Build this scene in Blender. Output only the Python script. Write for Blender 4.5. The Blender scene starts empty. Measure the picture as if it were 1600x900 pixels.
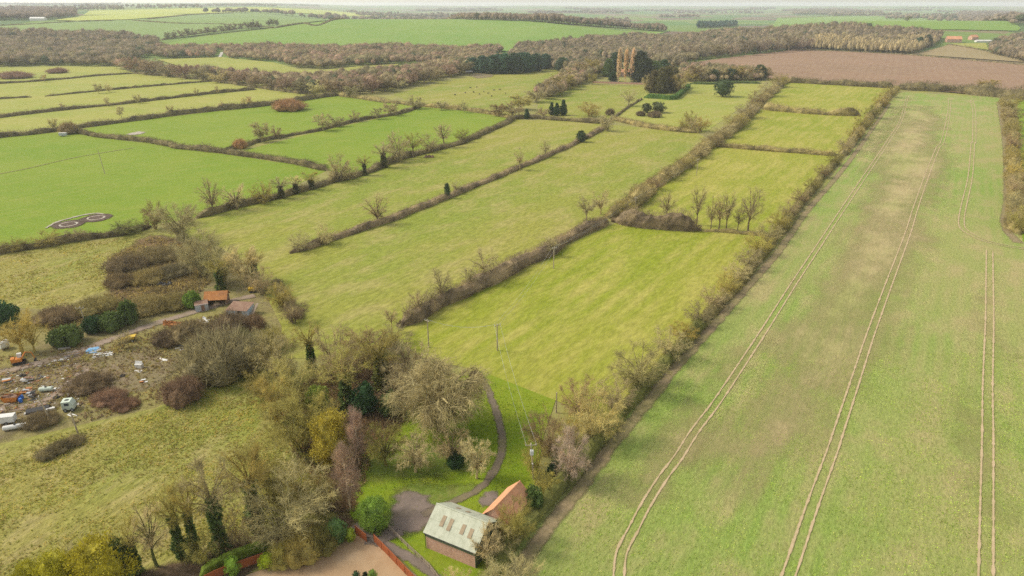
import bpy, bmesh, math, random
import numpy as np
from mathutils import Vector, Matrix
from mathutils.geometry import delaunay_2d_cdt

R = math.radians
rng = np.random.default_rng(11)
random.seed(5)
scene = bpy.context.scene
COL = scene.collection

# ------------------------------------------------------------------ camera, sky, sun, exposure
CAM_H, FOCAL, SENSOR = 80.0, 24.0, 36.0
FPX = 1600 * FOCAL / SENSOR
PITCH = math.atan(444 / FPX)
cd = bpy.data.cameras.new('camera'); cam = bpy.data.objects.new('camera', cd); COL.objects.link(cam)
cd.lens = FOCAL; cd.sensor_width = SENSOR; cd.clip_start = 0.5; cd.clip_end = 40000
cam.location = (0, 0, CAM_H); cam.rotation_euler = (math.pi / 2 - PITCH, 0, 0)
scene.camera = cam

SUN_EL, SUN_AZ = 44, -80            # azimuth from +Y (the view direction), negative is to the west
world = bpy.data.worlds.new('World'); scene.world = world; world.use_nodes = True
nt = world.node_tree; nt.nodes.clear()
wo = nt.nodes.new('ShaderNodeOutputWorld'); bg = nt.nodes.new('ShaderNodeBackground')
sky = nt.nodes.new('ShaderNodeTexSky'); sky.sky_type = 'NISHITA'; sky.sun_disc = False
sky.sun_elevation = R(SUN_EL); sky.sun_rotation = R(SUN_AZ); sky.dust_density = 1.2; sky.air_density = 1.0
hs = nt.nodes.new('ShaderNodeHueSaturation'); hs.inputs['Saturation'].default_value = 0.42
wm_ = nt.nodes.new('ShaderNodeMix'); wm_.data_type = 'RGBA'; wm_.blend_type = 'MULTIPLY'; wm_.inputs[0].default_value = 1; wm_.inputs[7].default_value = (1.0, 0.97, 0.9, 1)   # thin high cloud
nt.links.new(sky.outputs[0], hs.inputs['Color']); nt.links.new(hs.outputs[0], wm_.inputs[6]); nt.links.new(wm_.outputs[2], bg.inputs[0])
bg.inputs[1].default_value = 0.115
nt.links.new(bg.outputs[0], wo.inputs[0])
sd = bpy.data.lights.new('sun', 'SUN'); sd.energy = 1.5; sd.angle = R(14); sd.color = (1.0, 0.93, 0.82)
sun = bpy.data.objects.new('sun', sd); COL.objects.link(sun)
sdir = Vector((math.sin(R(SUN_AZ)) * math.cos(R(SUN_EL)), math.cos(R(SUN_AZ)) * math.cos(R(SUN_EL)), math.sin(R(SUN_EL))))
sun.rotation_euler = sdir.to_track_quat('Z', 'Y').to_euler(); sun.location = sdir * 300
vs = scene.view_settings; vs.view_transform = 'Standard'; vs.look = 'None'; vs.gamma = 1; vs.use_curve_mapping = False
vs.exposure = 1.22
scene.cycles.max_bounces = 5; scene.cycles.diffuse_bounces = 3; scene.cycles.transparent_max_bounces = 8
scene.cycles.volume_bounces = 1; scene.cycles.use_denoising = False

# ------------------------------------------------------------------ the lie of the land
def sstep(a, b, v):
    t = np.clip((np.asarray(v, float) - a) / (b - a), 0, 1)
    return t * t * (3 - 2 * t)

def ground_z(x, y):
    x = np.asarray(x, float); y = np.asarray(y, float)
    az = x / np.maximum(y, 1.0)
    front = (y > 1) * 1.0
    a = 1 - 0.62 * sstep(0.02, 0.2, az) + 0.52 * sstep(0.3, 0.5, az)
    z = 42 * sstep(1180, 1830, y) * a
    z = z - 34 * sstep(1880, 2700, y) * sstep(-0.36, -0.2, az) * a
    z = z + 16 * sstep(2300, 4600, y) * (1 - sstep(-0.3, -0.12, az))
    z = z + 9 * sstep(3000, 9000, y) * np.sin(x * 0.0013 + 1.0) ** 2 + 32 * sstep(7000, 13000, y)
    return z * front

def ray(px, py):
    a = (px - 800) / FPX; b = -(py - 450) / FPX
    return np.array([a, math.cos(PITCH) + b * math.sin(PITCH), -math.sin(PITCH) + b * math.cos(PITCH)])

_T = np.geomspace(60, 14000, 1500)
def at(px, py, z=0.0):
    """survey point: where the sight line through photo point (px, py) meets the land (or height z above flat land)"""
    d = ray(px, py)
    if d[2] < -1e-6:
        t = (z - CAM_H) / d[2]
        if t * d[1] < 1150: return Vector((d[0] * t, d[1] * t, z))
    gz = ground_z(d[0] * _T, d[1] * _T)
    under = np.nonzero(CAM_H + d[2] * _T < gz)[0]
    if len(under) == 0: t = _T[-1]
    else:
        i = max(under[0], 1); lo, hi = _T[i - 1], _T[i]
        for _ in range(25):
            m = (lo + hi) / 2
            if CAM_H + d[2] * m < ground_z(d[0] * m, d[1] * m): hi = m
            else: lo = m
        t = hi
    return Vector((d[0] * t, d[1] * t, float(ground_z(d[0] * t, d[1] * t)) + z))

def height_of(px, by, ty):
    g = at(px, by); d = ray(px, ty)
    return CAM_H + d[2] * g.y / d[1] - g.z
def metres(px, by, w):
    """width in metres of w photo points at the ground point"""
    g = at(px, by); depth = g.y * math.cos(PITCH) + (CAM_H - g.z) * math.sin(PITCH)
    return w * depth / FPX

# ------------------------------------------------------------------ materials
def new_mat(name):
    m = bpy.data.materials.new(name); m.use_nodes = True; m.node_tree.nodes.clear()
    o = m.node_tree.nodes.new('ShaderNodeOutputMaterial'); return m, m.node_tree, o
def N(t, typ, **kw):
    n = t.nodes.new(typ)
    for k, v in kw.items():
        if k in n.inputs: n.inputs[k].default_value = v
        else: setattr(n, k, v)
    return n
def L(t, a, b): t.links.new(a, b)
def rgb(c): return (c[0], c[1], c[2], 1)
def position(t):
    return N(t, 'ShaderNodeNewGeometry').outputs['Position']
def noise(t, vec, scale, detail=3, rough=0.55, w=None):
    n = N(t, 'ShaderNodeTexNoise', Scale=scale, Detail=detail, Roughness=rough); L(t, vec, n.inputs['Vector']); return n.outputs['Fac']
def ramp(t, fac, a, b):
    m = N(t, 'ShaderNodeMapRange'); m.interpolation_type = 'SMOOTHSTEP'
    m.inputs['From Min'].default_value = a; m.inputs['From Max'].default_value = b
    L(t, fac, m.inputs['Value']); return m.outputs['Result']
def mixc(t, fac, a, b, mode='MIX'):
    m = N(t, 'ShaderNodeMix'); m.data_type = 'RGBA'; m.blend_type = mode
    if isinstance(fac, (int, float)): m.inputs[0].default_value = fac
    else: L(t, fac, m.inputs[0])
    for s, v in ((6, a), (7, b)):
        if isinstance(v, tuple): m.inputs[s].default_value = rgb(v)
        else: L(t, v, m.inputs[s])
    return m.outputs[2]
def math_(t, op, a, b=0.0):
    m = N(t, 'ShaderNodeMath'); m.operation = op
    for s, v in ((0, a), (1, b)):
        if isinstance(v, (int, float)): m.inputs[s].default_value = v
        else: L(t, v, m.inputs[s])
    return m.outputs[0]
def finish(t, o, color, rough=0.9, bump=None, strength=0.5, dist=0.3, spec=0.2, alpha=None, metal=0.0):
    b = N(t, 'ShaderNodeBsdfPrincipled', Roughness=rough); b.inputs['Specular IOR Level'].default_value = spec; b.inputs['Metallic'].default_value = metal
    if isinstance(color, tuple): b.inputs['Base Color'].default_value = rgb(color)
    else: L(t, color, b.inputs['Base Color'])
    if bump is not None:
        bn = N(t, 'ShaderNodeBump', Strength=strength, Distance=dist); L(t, bump, bn.inputs['Height']); L(t, bn.outputs[0], b.inputs['Normal'])
    if alpha is not None: L(t, alpha, b.inputs['Alpha'])
    L(t, b.outputs[0], o.inputs['Surface'])

def field_mat(name, base, patch, dry, scale=0.018, fine=0.9, stripe=None, fine_amt=0.35, dry_amt=0.5, bump=0.4, soft=False, stretch=None, rough=0.95):
    """grass or soil: broad patches of two tones, dry tufts, drill or mowing lines (angle, period, amount), fine relief"""
    m, t, o = new_mat(name); p = position(t)
    pv = p
    if stretch:
        mp = N(t, 'ShaderNodeMapping', vector_type='TEXTURE'); mp.inputs['Rotation'].default_value = (0, 0, R(stretch[0])); mp.inputs['Scale'].default_value = (stretch[1], 1, 1)
        L(t, p, mp.inputs['Vector']); pv = mp.outputs[0]
    big = ramp(t, noise(t, pv, scale, 4, 0.6), 0.36, 0.64)
    c = mixc(t, big, base, patch)
    mid = ramp(t, noise(t, pv, scale * 7, 4, 0.65), 0.42, 0.7)
    c = mixc(t, math_(t, 'MULTIPLY', mid, dry_amt), c, dry)
    if stripe:
        mp = N(t, 'ShaderNodeMapping', vector_type='TEXTURE'); mp.inputs['Rotation'].default_value = (0, 0, R(stripe[0] + 90)); L(t, p, mp.inputs['Vector'])
        w = N(t, 'ShaderNodeTexWave', Scale=0.314159 / stripe[1], Distortion=1.6); w.inputs['Detail'].default_value = 2; w.inputs['Detail Scale'].default_value = 0.25
        L(t, mp.outputs[0], w.inputs['Vector'])
        brk = ramp(t, noise(t, p, 0.03, 2), 0.35, 0.65)
        c = mixc(t, math_(t, 'MULTIPLY', math_(t, 'MULTIPLY', w.outputs['Fac'], stripe[2]), brk), c, mixc(t, 0.6, c, dry))
    f = noise(t, pv, fine, 5, 0.72)
    k = ramp(t, f, 0.3, 0.7)
    dark = mixc(t, 1.0, c, (0.5, 0.52, 0.42), 'MULTIPLY')
    c = mixc(t, math_(t, 'MULTIPLY', math_(t, 'SUBTRACT', 1.0, k), fine_amt), c, dark)
    sp = ramp(t, noise(t, p, 2.6, 3, 0.7), 0.55, 0.75)
    c = mixc(t, math_(t, 'MULTIPLY', sp, fine_amt * 0.6), c, mixc(t, 1.0, c, (1.35, 1.25, 1.1), 'MULTIPLY'))
    alpha = None
    if soft:
        e = N(t, 'ShaderNodeAttribute', attribute_name='edge')
        a = math_(t, 'ADD', e.outputs['Fac'], math_(t, 'MULTIPLY', math_(t, 'SUBTRACT', noise(t, pv, 0.05 if stripe else 0.25, 7, 0.68), 0.5), 1.9))
        alpha = ramp(t, a, 0.0, 0.85)
    finish(t, o, c, rough, f, bump, 0.5, 0.1, alpha)
    return m

def surface_mat(name, a, b, scale=0.6, rough=0.8, bump=0.3, spec=0.3, wear=None, soft=False, dist=0.05, metal=0.0):
    m, t, o = new_mat(name); p = position(t)
    n1 = noise(t, p, scale, 5, 0.65)
    c = mixc(t, ramp(t, n1, 0.3, 0.7), a, b)
    if wear: c = mixc(t, math_(t, 'MULTIPLY', ramp(t, noise(t, p, scale * 0.35, 4, 0.7), 0.5, 0.68), wear[1]), c, wear[0])
    alpha = None
    if soft:
        e = N(t, 'ShaderNodeAttribute', attribute_name='edge')
        al = math_(t, 'ADD', e.outputs['Fac'], math_(t, 'MULTIPLY', math_(t, 'SUBTRACT', noise(t, p, 0.5, 6, 0.72), 0.5), 1.9))
        alpha = ramp(t, al, 0.1, 0.9)
    finish(t, o, c, rough, noise(t, p, scale * 6, 4, 0.7), bump, dist, spec, alpha, metal)
    return m

def plant_mat(name, spread=0.35, tint_attr=False, rough=0.9, nscale=0.35, gloss=0.1, lift=1.58):
    """bark, twig and leaf colour comes from the plant itself, varied over its limbs"""
    m, t, o = new_mat(name); p = position(t)
    if tint_attr: base = N(t, 'ShaderNodeAttribute', attribute_name='tint').outputs['Color']
    else: base = N(t, 'ShaderNodeObjectInfo').outputs['Color']
    base = mixc(t, 1.0, base, (lift * 1.0, lift * 0.97, lift * 0.86), 'MULTIPLY')
    lo = mixc(t, 1.0, base, (1 - spread, 1 - spread, 1 - spread * 0.9), 'MULTIPLY'); hi = mixc(t, 1.0, base, (1 + spread, 1 + spread * 0.95, 1 + spread * 0.7), 'MULTIPLY')
    c = mixc(t, ramp(t, noise(t, p, nscale, 4, 0.7), 0.3, 0.7), lo, hi)
    b = N(t, 'ShaderNodeBsdfPrincipled', Roughness=rough); b.inputs['Specular IOR Level'].default_value = gloss; L(t, c, b.inputs['Base Color'])
    tl = N(t, 'ShaderNodeBsdfTranslucent'); L(t, c, tl.inputs['Color']); mx = N(t, 'ShaderNodeMixShader'); mx.inputs[0].default_value = 0.3
    L(t, b.outputs[0], mx.inputs[1]); L(t, tl.outputs[0], mx.inputs[2]); L(t, mx.outputs[0], o.inputs['Surface'])
    return m

M = {}
M['bark'] = plant_mat('bark', 0.3, nscale=1.5)
M['twig'] = plant_mat('twig', 0.4, nscale=0.5)
M['leaf'] = plant_mat('leaf', 0.4, nscale=0.8, rough=0.7, gloss=0.25)
M['hedge'] = plant_mat('hedge_twig', 0.5, nscale=0.16)
M['wood'] = plant_mat('woodland_twig', 0.3, tint_attr=True, nscale=0.12)

# ------------------------------------------------------------------ mesh helpers
def tri_mesh(name, V, T, smooth=False):
    V = np.asarray(V, np.float32); T = np.asarray(T, np.int32)
    me = bpy.data.meshes.new(name)
    me.vertices.add(len(V)); me.vertices.foreach_set('co', V.ravel())
    me.loops.add(len(T) * 3); me.loops.foreach_set('vertex_index', T.ravel())
    me.polygons.add(len(T)); me.polygons.foreach_set('loop_start', np.arange(0, len(T) * 3, 3, dtype=np.int32))
    me.polygons.foreach_set('use_smooth', np.full(len(T), bool(smooth)))
    me.update(calc_edges=True)
    return me
def put(name, me, mat, parent=None, color=None):
    o = bpy.data.objects.new(name, me); COL.objects.link(o)
    if mat is not None and len(me.materials) == 0: me.materials.append(mat)
    if parent is not None: o.parent = parent
    if color is not None: o.color = (*color, 1)
    return o
def tag(o, label=None, cat=None, group=None, kind=None):
    if label: o['label'] = label
    if cat: o['category'] = cat
    if group: o['group'] = group
    if kind: o['kind'] = kind
    return o
def thing(name, label, cat, loc=(0, 0, 0), rz=0.0, group=None, scale=None):
    o = bpy.data.objects.new(name, None); COL.objects.link(o); o.empty_display_size = 0.5
    o.location = loc; o.rotation_euler = (0, 0, rz)
    if scale: o.scale = scale
    return tag(o, label, cat, group)
def unit(a):
    return a / np.maximum(np.linalg.norm(a, axis=-1, keepdims=True), 1e-9)
class Geo:
    """collects triangles for one part"""
    def __init__(s): s.V, s.T, s.n = [], [], 0
    def add(s, V, T):
        V = np.asarray(V, float).reshape(-1, 3); s.V.append(V); s.T.append(np.asarray(T, int).reshape(-1, 3) + s.n); s.n += len(V)
    def slivers(s, P, D, ln, w):
        n = len(P); D = unit(D); side = unit(np.cross(D, rng.normal(size=(n, 3))))
        ln = np.broadcast_to(np.asarray(ln, float), (n,))[:, None]; w = np.broadcast_to(np.asarray(w, float), (n,))[:, None]
        V = np.stack([P - side * w / 2, P + side * w / 2, P + D * ln], 1).reshape(-1, 3)
        s.add(V, np.arange(3 * n).reshape(-1, 3))
    def leaves(s, P, D, ln, w):
        n = len(P); D = unit(D); side = unit(np.cross(D, rng.normal(size=(n, 3))))
        ln = np.broadcast_to(np.asarray(ln, float), (n,))[:, None]; w = np.broadcast_to(np.asarray(w, float), (n,))[:, None]
        V = np.stack([P, P + D * ln * .5 - side * w / 2, P + D * ln, P + D * ln * .5 + side * w / 2], 1).reshape(-1, 3)
        b = np.arange(n)[:, None] * 4
        s.add(V, np.concatenate([b + [0, 1, 2], b + [0, 2, 3]], 0))
    def tube(s, pts, rad, n=4, cap=False):
        pts = np.asarray(pts, float); k = len(pts)
        tan = unit(np.gradient(pts, axis=0)); ref = np.array([0.31, 0.95, 0.05])
        u = unit(np.cross(tan, ref)); v = np.cross(tan, u)
        a = np.arange(n) * 2 * math.pi / n
        ring = pts[:, None] + (u[:, None] * np.cos(a)[None, :, None] + v[:, None] * np.sin(a)[None, :, None]) * np.asarray(rad, float)[:, None, None]
        T = []
        for i in range(k - 1):
            for j in range(n):
                p, q = i * n + j, i * n + (j + 1) % n
                T += [(p, q, q + n), (p, q + n, p + n)]
        V = ring.reshape(-1, 3)
        if cap:
            V = np.vstack([V, pts[-1], pts[0]])
            for j in range(n): T += [(k * n, (k - 1) * n + j, (k - 1) * n + (j + 1) % n), (k * n + 1, (j + 1) % n, j)]
        s.add(V, T)
    def box(s, c, d, rz=0.0, rx=0.0, ry=0.0):
        x, y, z = [v / 2 for v in d]
        V = np.array([(sx * x, sy * y, sz * z) for sx in (-1, 1) for sy in (-1, 1) for sz in (-1, 1)])
        m = np.array((Matrix.Rotation(rz, 3, 'Z') @ Matrix.Rotation(ry, 3, 'Y') @ Matrix.Rotation(rx, 3, 'X')))
        F = [(0, 1, 3, 2), (4, 6, 7, 5), (0, 4, 5, 1), (2, 3, 7, 6), (0, 2, 6, 4), (1, 5, 7, 3)]
        s.add(V @ m.T + np.asarray(c, float), [t for f in F for t in ((f[0], f[1], f[2]), (f[0], f[2], f[3]))])
    def cyl(s, a, b, r, n=10, r2=None):
        s.tube([a, b], [r, r if r2 is None else r2], n, True)
    def quad(s, a, b, c, d): s.add([a, b, c, d], [(0, 1, 2), (0, 2, 3)])
    def solid(s, outline, t0, t1, axis):
        """extruded polygon: outline of 2-D points, extruded along axis from t0 to t1"""
        n = len(outline); V = []
        for t in (t0, t1):
            for (p, q) in outline: V.append({'x': (t, p, q), 'y': (p, t, q), 'z': (p, q, t)}[axis])
        T = []
        for i in range(n):
            j = (i + 1) % n; T += [(i, j, n + j), (i, n + j, n + i)]
        for i in range(1, n - 1): T += [(0, i + 1, i), (n, n + i, n + i + 1)]
        s.add(V, T)
    def lump(s, c, r, seg=10, rings=6, rough=0.15, lo=-0.9):
        """uneven rounded mass"""
        V = []; ph = rng.uniform(0, 6.28, 6)
        for i in range(rings + 1):
            el = math.asin(lo) + (math.pi / 2 - math.asin(lo)) * i / rings
            for j in range(seg):
                a = 2 * math.pi * j / seg
                k = 1 + rough * (math.sin(3 * a + ph[0] + el * 2) + math.sin(2 * a + ph[1] - 3 * el) + rng.uniform(-.7, .7)) * 0.6
                V.append((c[0] + r[0] * k * math.cos(el) * math.cos(a), c[1] + r[1] * k * math.cos(el) * math.sin(a), c[2] + r[2] * k * math.sin(el)))
        T = []
        for i in range(rings):
            for j in range(seg):
                p, q = i * seg + j, i * seg + (j + 1) % seg
                T += [(p, q, q + seg), (p, q + seg, p + seg)]
        s.add(V, T)
    def arrays(s): return np.vstack(s.V), np.vstack(s.T)
    def mesh(s, name, smooth=False):
        V, T = s.arrays(); return tri_mesh(name, V, T, smooth)
    def build(s, name, mat, parent=None, color=None, smooth=False): return put(name, s.mesh(name, smooth), mat, parent, color)

# ------------------------------------------------------------------ ground and fields
def ground():
    nr, na = 150, 260
    r = np.concatenate([[0.0], np.geomspace(20, 16000, nr)]); a = np.linspace(0, 2 * math.pi, na, endpoint=False)
    X = (r[:, None] * np.cos(a)).ravel(); Y = (r[:, None] * np.sin(a)).ravel()
    V = np.stack([X, Y, ground_z(X, Y)], 1)
    i, j = np.meshgrid(np.arange(nr), np.arange(na), indexing='ij'); p = (i * na + j).ravel(); q = (i * na + (j + 1) % na).ravel()
    T = np.concatenate([np.stack([p, p + na, q + na], 1), np.stack([p, q + na, q], 1)])
    m, t, o = new_mat('far_country'); pos = position(t)
    mp = N(t, 'ShaderNodeMapping'); mp.inputs['Rotation'].default_value = (0, 0, R(17)); mp.inputs['Scale'].default_value = (0.0042, 0.0026, 0.004); L(t, pos, mp.inputs['Vector'])
    v = N(t, 'ShaderNodeTexVoronoi', Scale=1.0); v.distance = 'CHEBYCHEV'; v.inputs['Randomness'].default_value = 0.75; L(t, mp.outputs[0], v.inputs['Vector'])
    sep = N(t, 'ShaderNodeSeparateColor'); L(t, v.outputs['Color'], sep.inputs[0])
    cr = N(t, 'ShaderNodeValToRGB'); L(t, sep.outputs[0], cr.inputs[0]); cr.color_ramp.interpolation = 'CONSTANT'
    e = cr.color_ramp.elements; e[0].position = 0; e[0].color = (0.10, 0.19, 0.035, 1); e[1].position = 0.2; e[1].color = (0.17, 0.22, 0.05, 1)
    for ps, c in ((0.4, (0.09, 0.15, 0.045)), (0.55, (0.2, 0.17, 0.08)), (0.7, (0.15, 0.22, 0.045)), (0.85, (0.17, 0.12, 0.08))):
        k = e.new(ps); k.color = rgb(c)
    c = mixc(t, math_(t, 'MULTIPLY', ramp(t, noise(t, pos, 0.05, 4), 0.35, 0.7), 0.3), cr.outputs[0], (0.1, 0.1, 0.05))
    sy = N(t, 'ShaderNodeSeparateXYZ'); L(t, pos, sy.inputs[0])
    c = mixc(t, ramp(t, sy.outputs[1], 900, 1150), mixc(t, ramp(t, noise(t, pos, 0.06, 4), 0.35, 0.65), (0.26, 0.25, 0.06), (0.22, 0.2, 0.08)), c)
    finish(t, o, c, 0.95, spec=0.1)
    tag(put('ground', tri_mesh('ground', V, T, True), m), 'wide farmland stretching out to the hazy horizon', 'ground', kind='structure')
ground()

_layer = [0]
def sheet(name, pts, mat, label, cat='field', soft=0.0, jitter=0.0, world=False, cell=None, lift=None):
    W = [Vector(p) for p in pts] if world else [at(*p) for p in pts]
    P = [Vector((w.x, w.y)) for w in W]
    span = max((p - P[0]).length for p in P); far = max(p.y for p in P) > 1150
    step = cell or (45 if far else (max(2.0, soft * 0.7) if soft else 1e9))
    Q = []
    rj = random.Random(len(pts) * 7 + int(P[0].x))
    for i, p in enumerate(P):
        q = P[(i + 1) % len(P)]; n = max(1, int((q - p).length / min(step, 25 if not soft else step)))
        for k in range(n):
            v = p.lerp(q, k / n)
            if jitter: v = v + Vector((rj.uniform(-1, 1), rj.uniform(-1, 1))) * jitter
            Q.append(v)
    nb = len(Q); pts2 = list(Q)
    if step < 1e8:
        xs = [q.x for q in Q]; ys = [q.y for q in Q]; B = np.array([(q.x, q.y) for q in Q])
        gx, gy = np.meshgrid(np.arange(min(xs) + step / 2, max(xs), step), np.arange(min(ys) + step / 2, max(ys), step)); G = np.stack([gx.ravel(), gy.ravel()], 1)
        A0, A1 = B, np.roll(B, -1, 0); ins = np.zeros(len(G), bool)
        for a, b in zip(A0, A1):
            c = (a[1] > G[:, 1]) != (b[1] > G[:, 1])
            if abs(b[1] - a[1]) > 1e-9: ins ^= c & (G[:, 0] < (b[0] - a[0]) * (G[:, 1] - a[1]) / (b[1] - a[1]) + a[0])
        pts2 += [Vector(g) for g in G[ins]]
    vo, eo, fo, *_ = delaunay_2d_cdt(pts2, [(i, (i + 1) % nb) for i in range(nb)], [], 1, 1e-4)
    X = np.array([(v.x, v.y) for v in vo]); _layer[0] += 1
    z = ground_z(X[:, 0], X[:, 1]) + (lift if lift is not None else (0.6 + 0.02 * _layer[0] if far else 0.02 + 0.003 * _layer[0]))
    T = []
    for f in fo:
        for k in range(1, len(f) - 1): T.append((f[0], f[k], f[k + 1]))
    T = np.array(T); a, b, c = X[T[:, 0]], X[T[:, 1]], X[T[:, 2]]
    flip = (b[:, 0] - a[:, 0]) * (c[:, 1] - a[:, 1]) - (b[:, 1] - a[:, 1]) * (c[:, 0] - a[:, 0]) < 0
    T[flip] = T[flip][:, ::-1]
    me = tri_mesh(name, np.column_stack([X, z]), T, True)
    if soft:
        B = np.array([(q.x, q.y) for q in Q]); d = np.full(len(X), 1e9)
        for a, b in zip(B, np.roll(B, -1, 0)):
            ab = b - a; tt = np.clip(((X - a) @ ab) / max(ab @ ab, 1e-9), 0, 1); d = np.minimum(d, np.linalg.norm(X - (a + tt[:, None] * ab), axis=1))
        at_ = me.attributes.new('edge', 'FLOAT', 'POINT'); at_.data.foreach_set('value', np.clip(d / soft, 0, 1).astype(np.float32))
    return tag(put(name, me, mat), label, cat, kind='structure')

def smooth_line(W, step):
    P = np.array([(w[0], w[1]) for w in W], float)
    # Catmull-Rom through the survey points, then even spacing
    E = np.vstack([2 * P[0] - P[1], P, 2 * P[-1] - P[-2]]); out = []
    for i in range(1, len(E) - 2):
        p0, p1, p2, p3 = E[i - 1], E[i], E[i + 1], E[i + 2]
        for u in np.linspace(0, 1, 12, endpoint=False):
            out.append(0.5 * ((2 * p1) + (p2 - p0) * u + (2 * p0 - 5 * p1 + 4 * p2 - p3) * u * u + (3 * p1 - p0 - 3 * p2 + p3) * u ** 3))
    out.append(P[-1]); out = np.array(out)
    s = np.concatenate([[0], np.cumsum(np.linalg.norm(np.diff(out, axis=0), axis=1))]); n = max(2, int(s[-1] / step) + 1)
    u = np.linspace(0, s[-1], n); return np.stack([np.interp(u, s, out[:, 0]), np.interp(u, s, out[:, 1])], 1), s[-1]

def ribbon(name, pts, width, mat, label, cat, off=0.0, lift=None, soft=False, world=False, wob=0.0):
    W = pts if world else [at(*p) for p in pts]
    C, ln = smooth_line(W, max(1.0, width * 0.6))
    tan = unit(np.gradient(C, axis=0)); nor = np.stack([-tan[:, 1], tan[:, 0]], 1)
    hw = width / 2 * (1 + wob * rng.uniform(-1, 1, len(C)))[:, None]
    cols = (-1, -0.55, 0, 0.55, 1); V = []; E = []
    _layer[0] += 1; z0 = lift if lift is not None else 0.03 + 0.003 * _layer[0]
    for k in cols:
        q = C + nor * (off + k * hw)
        z = ground_z(q[:, 0], q[:, 1]) + z0 + (0.5 if C[:, 1].max() > 1150 else 0)
        V.append(np.column_stack([q, z])); E.append(np.full(len(C), 1 - abs(k)))
    n = len(C); V = np.vstack(V); T = []
    for b in range(4):
        p = np.arange(n - 1) + b * n
        T += [np.stack([p, p + n, p + n + 1], 1), np.stack([p, p + n + 1, p + 1], 1)]
    T = np.vstack(T)[:, ::-1]
    me = tri_mesh(name, V, T)
    e = me.attributes.new('edge', 'FLOAT', 'POINT'); e.data.foreach_set('value', np.concatenate(E).astype(np.float32) * 1.4)
    return tag(put(name, me, mat), label, cat, kind='structure')

G = {}
#                    base                patch               dry
G['bright'] = field_mat('bright_pasture', (0.165, 0.25, 0.018), (0.205, 0.27, 0.026), (0.26, 0.285, 0.05), 0.014, 0.8, (56, 7, 0.6), 0.5, 0.4)
G['strip'] = field_mat('pale_pasture', (0.26, 0.29, 0.05), (0.31, 0.31, 0.06), (0.38, 0.33, 0.11), 0.01, 0.6, (52, 10, 0.7), 0.45, 0.5)
G['mid'] = field_mat('grazed_pasture', (0.30, 0.29, 0.055), (0.235, 0.275, 0.04), (0.40, 0.33, 0.125), 0.014, 0.75, None, 0.8, 0.65, stretch=(58, 2.4))
G['plot'] = field_mat('mown_paddock', (0.245, 0.28, 0.025), (0.31, 0.305, 0.045), (0.43, 0.37, 0.10), 0.016, 0.85, (57, 6, 0.9), 0.7, 0.6, stretch=(57, 3.0))
G['lawn'] = field_mat('lawn', (0.16, 0.235, 0.012), (0.20, 0.25, 0.018), (0.28, 0.275, 0.04), 0.05, 1.2, None, 0.35, 0.3)
G['mosslawn'] = field_mat('mossy_lawn', (0.17, 0.22, 0.03), (0.12, 0.17, 0.03), (0.24, 0.21, 0.07), 0.06, 1.2, None, 0.5, 0.5, soft=True)
G['rough'] = field_mat('rough_pasture', (0.32, 0.285, 0.075), (0.26, 0.275, 0.055), (0.40, 0.315, 0.14), 0.03, 0.75, None, 0.85, 0.65, 1.0, stretch=(64, 2.0))
G['scrap'] = field_mat('trampled_ground', (0.23, 0.185, 0.09), (0.27, 0.23, 0.08), (0.27, 0.25, 0.07), 0.05, 0.8, None, 0.6, 0.6, 0.8)
G['dirt'] = field_mat('bare_dirt', (0.235, 0.175, 0.11), (0.21, 0.17, 0.085), (0.27, 0.24, 0.09), 0.09, 1.2, None, 0.5, 0.4, 0.6, soft=True)
G['bracken'] = field_mat('bracken', (0.22, 0.14, 0.07), (0.15, 0.11, 0.055), (0.28, 0.2, 0.1), 0.08, 0.9, None, 0.8, 0.5, 1.0, soft=True)
G['litter'] = field_mat('leaf_litter', (0.16, 0.10, 0.06), (0.10, 0.075, 0.04), (0.2, 0.14, 0.08), 0.09, 1.1, None, 0.8, 0.5, 1.0, soft=True)
G['crop'] = field_mat('winter_crop', (0.225, 0.31, 0.06), (0.30, 0.315, 0.095), (0.44, 0.325, 0.17), 0.012, 1.6, (57.5, 3.5, 0.4), 0.6, 0.55, 0.7, stretch=(57.5, 2.0))
G['thin'] = field_mat('thin_crop', (0.40, 0.32, 0.155), (0.31, 0.31, 0.10), (0.44, 0.33, 0.175), 0.02, 1.0, (57.5, 3.5, 0.4), 0.4, 0.4, 0.6, soft=True, stretch=(57.5, 2.5))
G['plough'] = field_mat('ploughed_soil', (0.27, 0.165, 0.10), (0.24, 0.15, 0.09), (0.31, 0.21, 0.13), 0.008, 0.25, (62, 9, 0.9), 0.3, 0.5)
G['stubble'] = field_mat('stubble', (0.30, 0.22, 0.11), (0.27, 0.21, 0.1), (0.3, 0.25, 0.12), 0.008, 0.3, (60, 9, 0.5), 0.25, 0.4)
G['hill'] = field_mat('hillside_corn', (0.15, 0.25, 0.04), (0.18, 0.27, 0.05), (0.22, 0.27, 0.07), 0.004, 0.12, (75, 26, 0.5), 0.15, 0.4)
G['far_dark'] = field_mat('dark_corn', (0.165, 0.235, 0.075), (0.19, 0.26, 0.075), (0.22, 0.27, 0.1), 0.004, 0.1, (60, 30, 0.4), 0.15, 0.4)
G['far_yellow'] = field_mat('pale_far_field', (0.36, 0.38, 0.07), (0.32, 0.36, 0.08), (0.4, 0.38, 0.12), 0.003, 0.1, None, 0.1, 0.4)
G['trackmat'] = surface_mat('dry_wheel_mark', (0.47, 0.35, 0.21), (0.38, 0.29, 0.155), 0.6, 0.95, 0.3, 0.1, soft=True)
G['drive'] = surface_mat('worn_tarmac', (0.185, 0.145, 0.095), (0.14, 0.11, 0.075), 0.4, 0.9, 0.3, 0.15, ((0.19, 0.17, 0.06), 0.5), soft=True)
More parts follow.
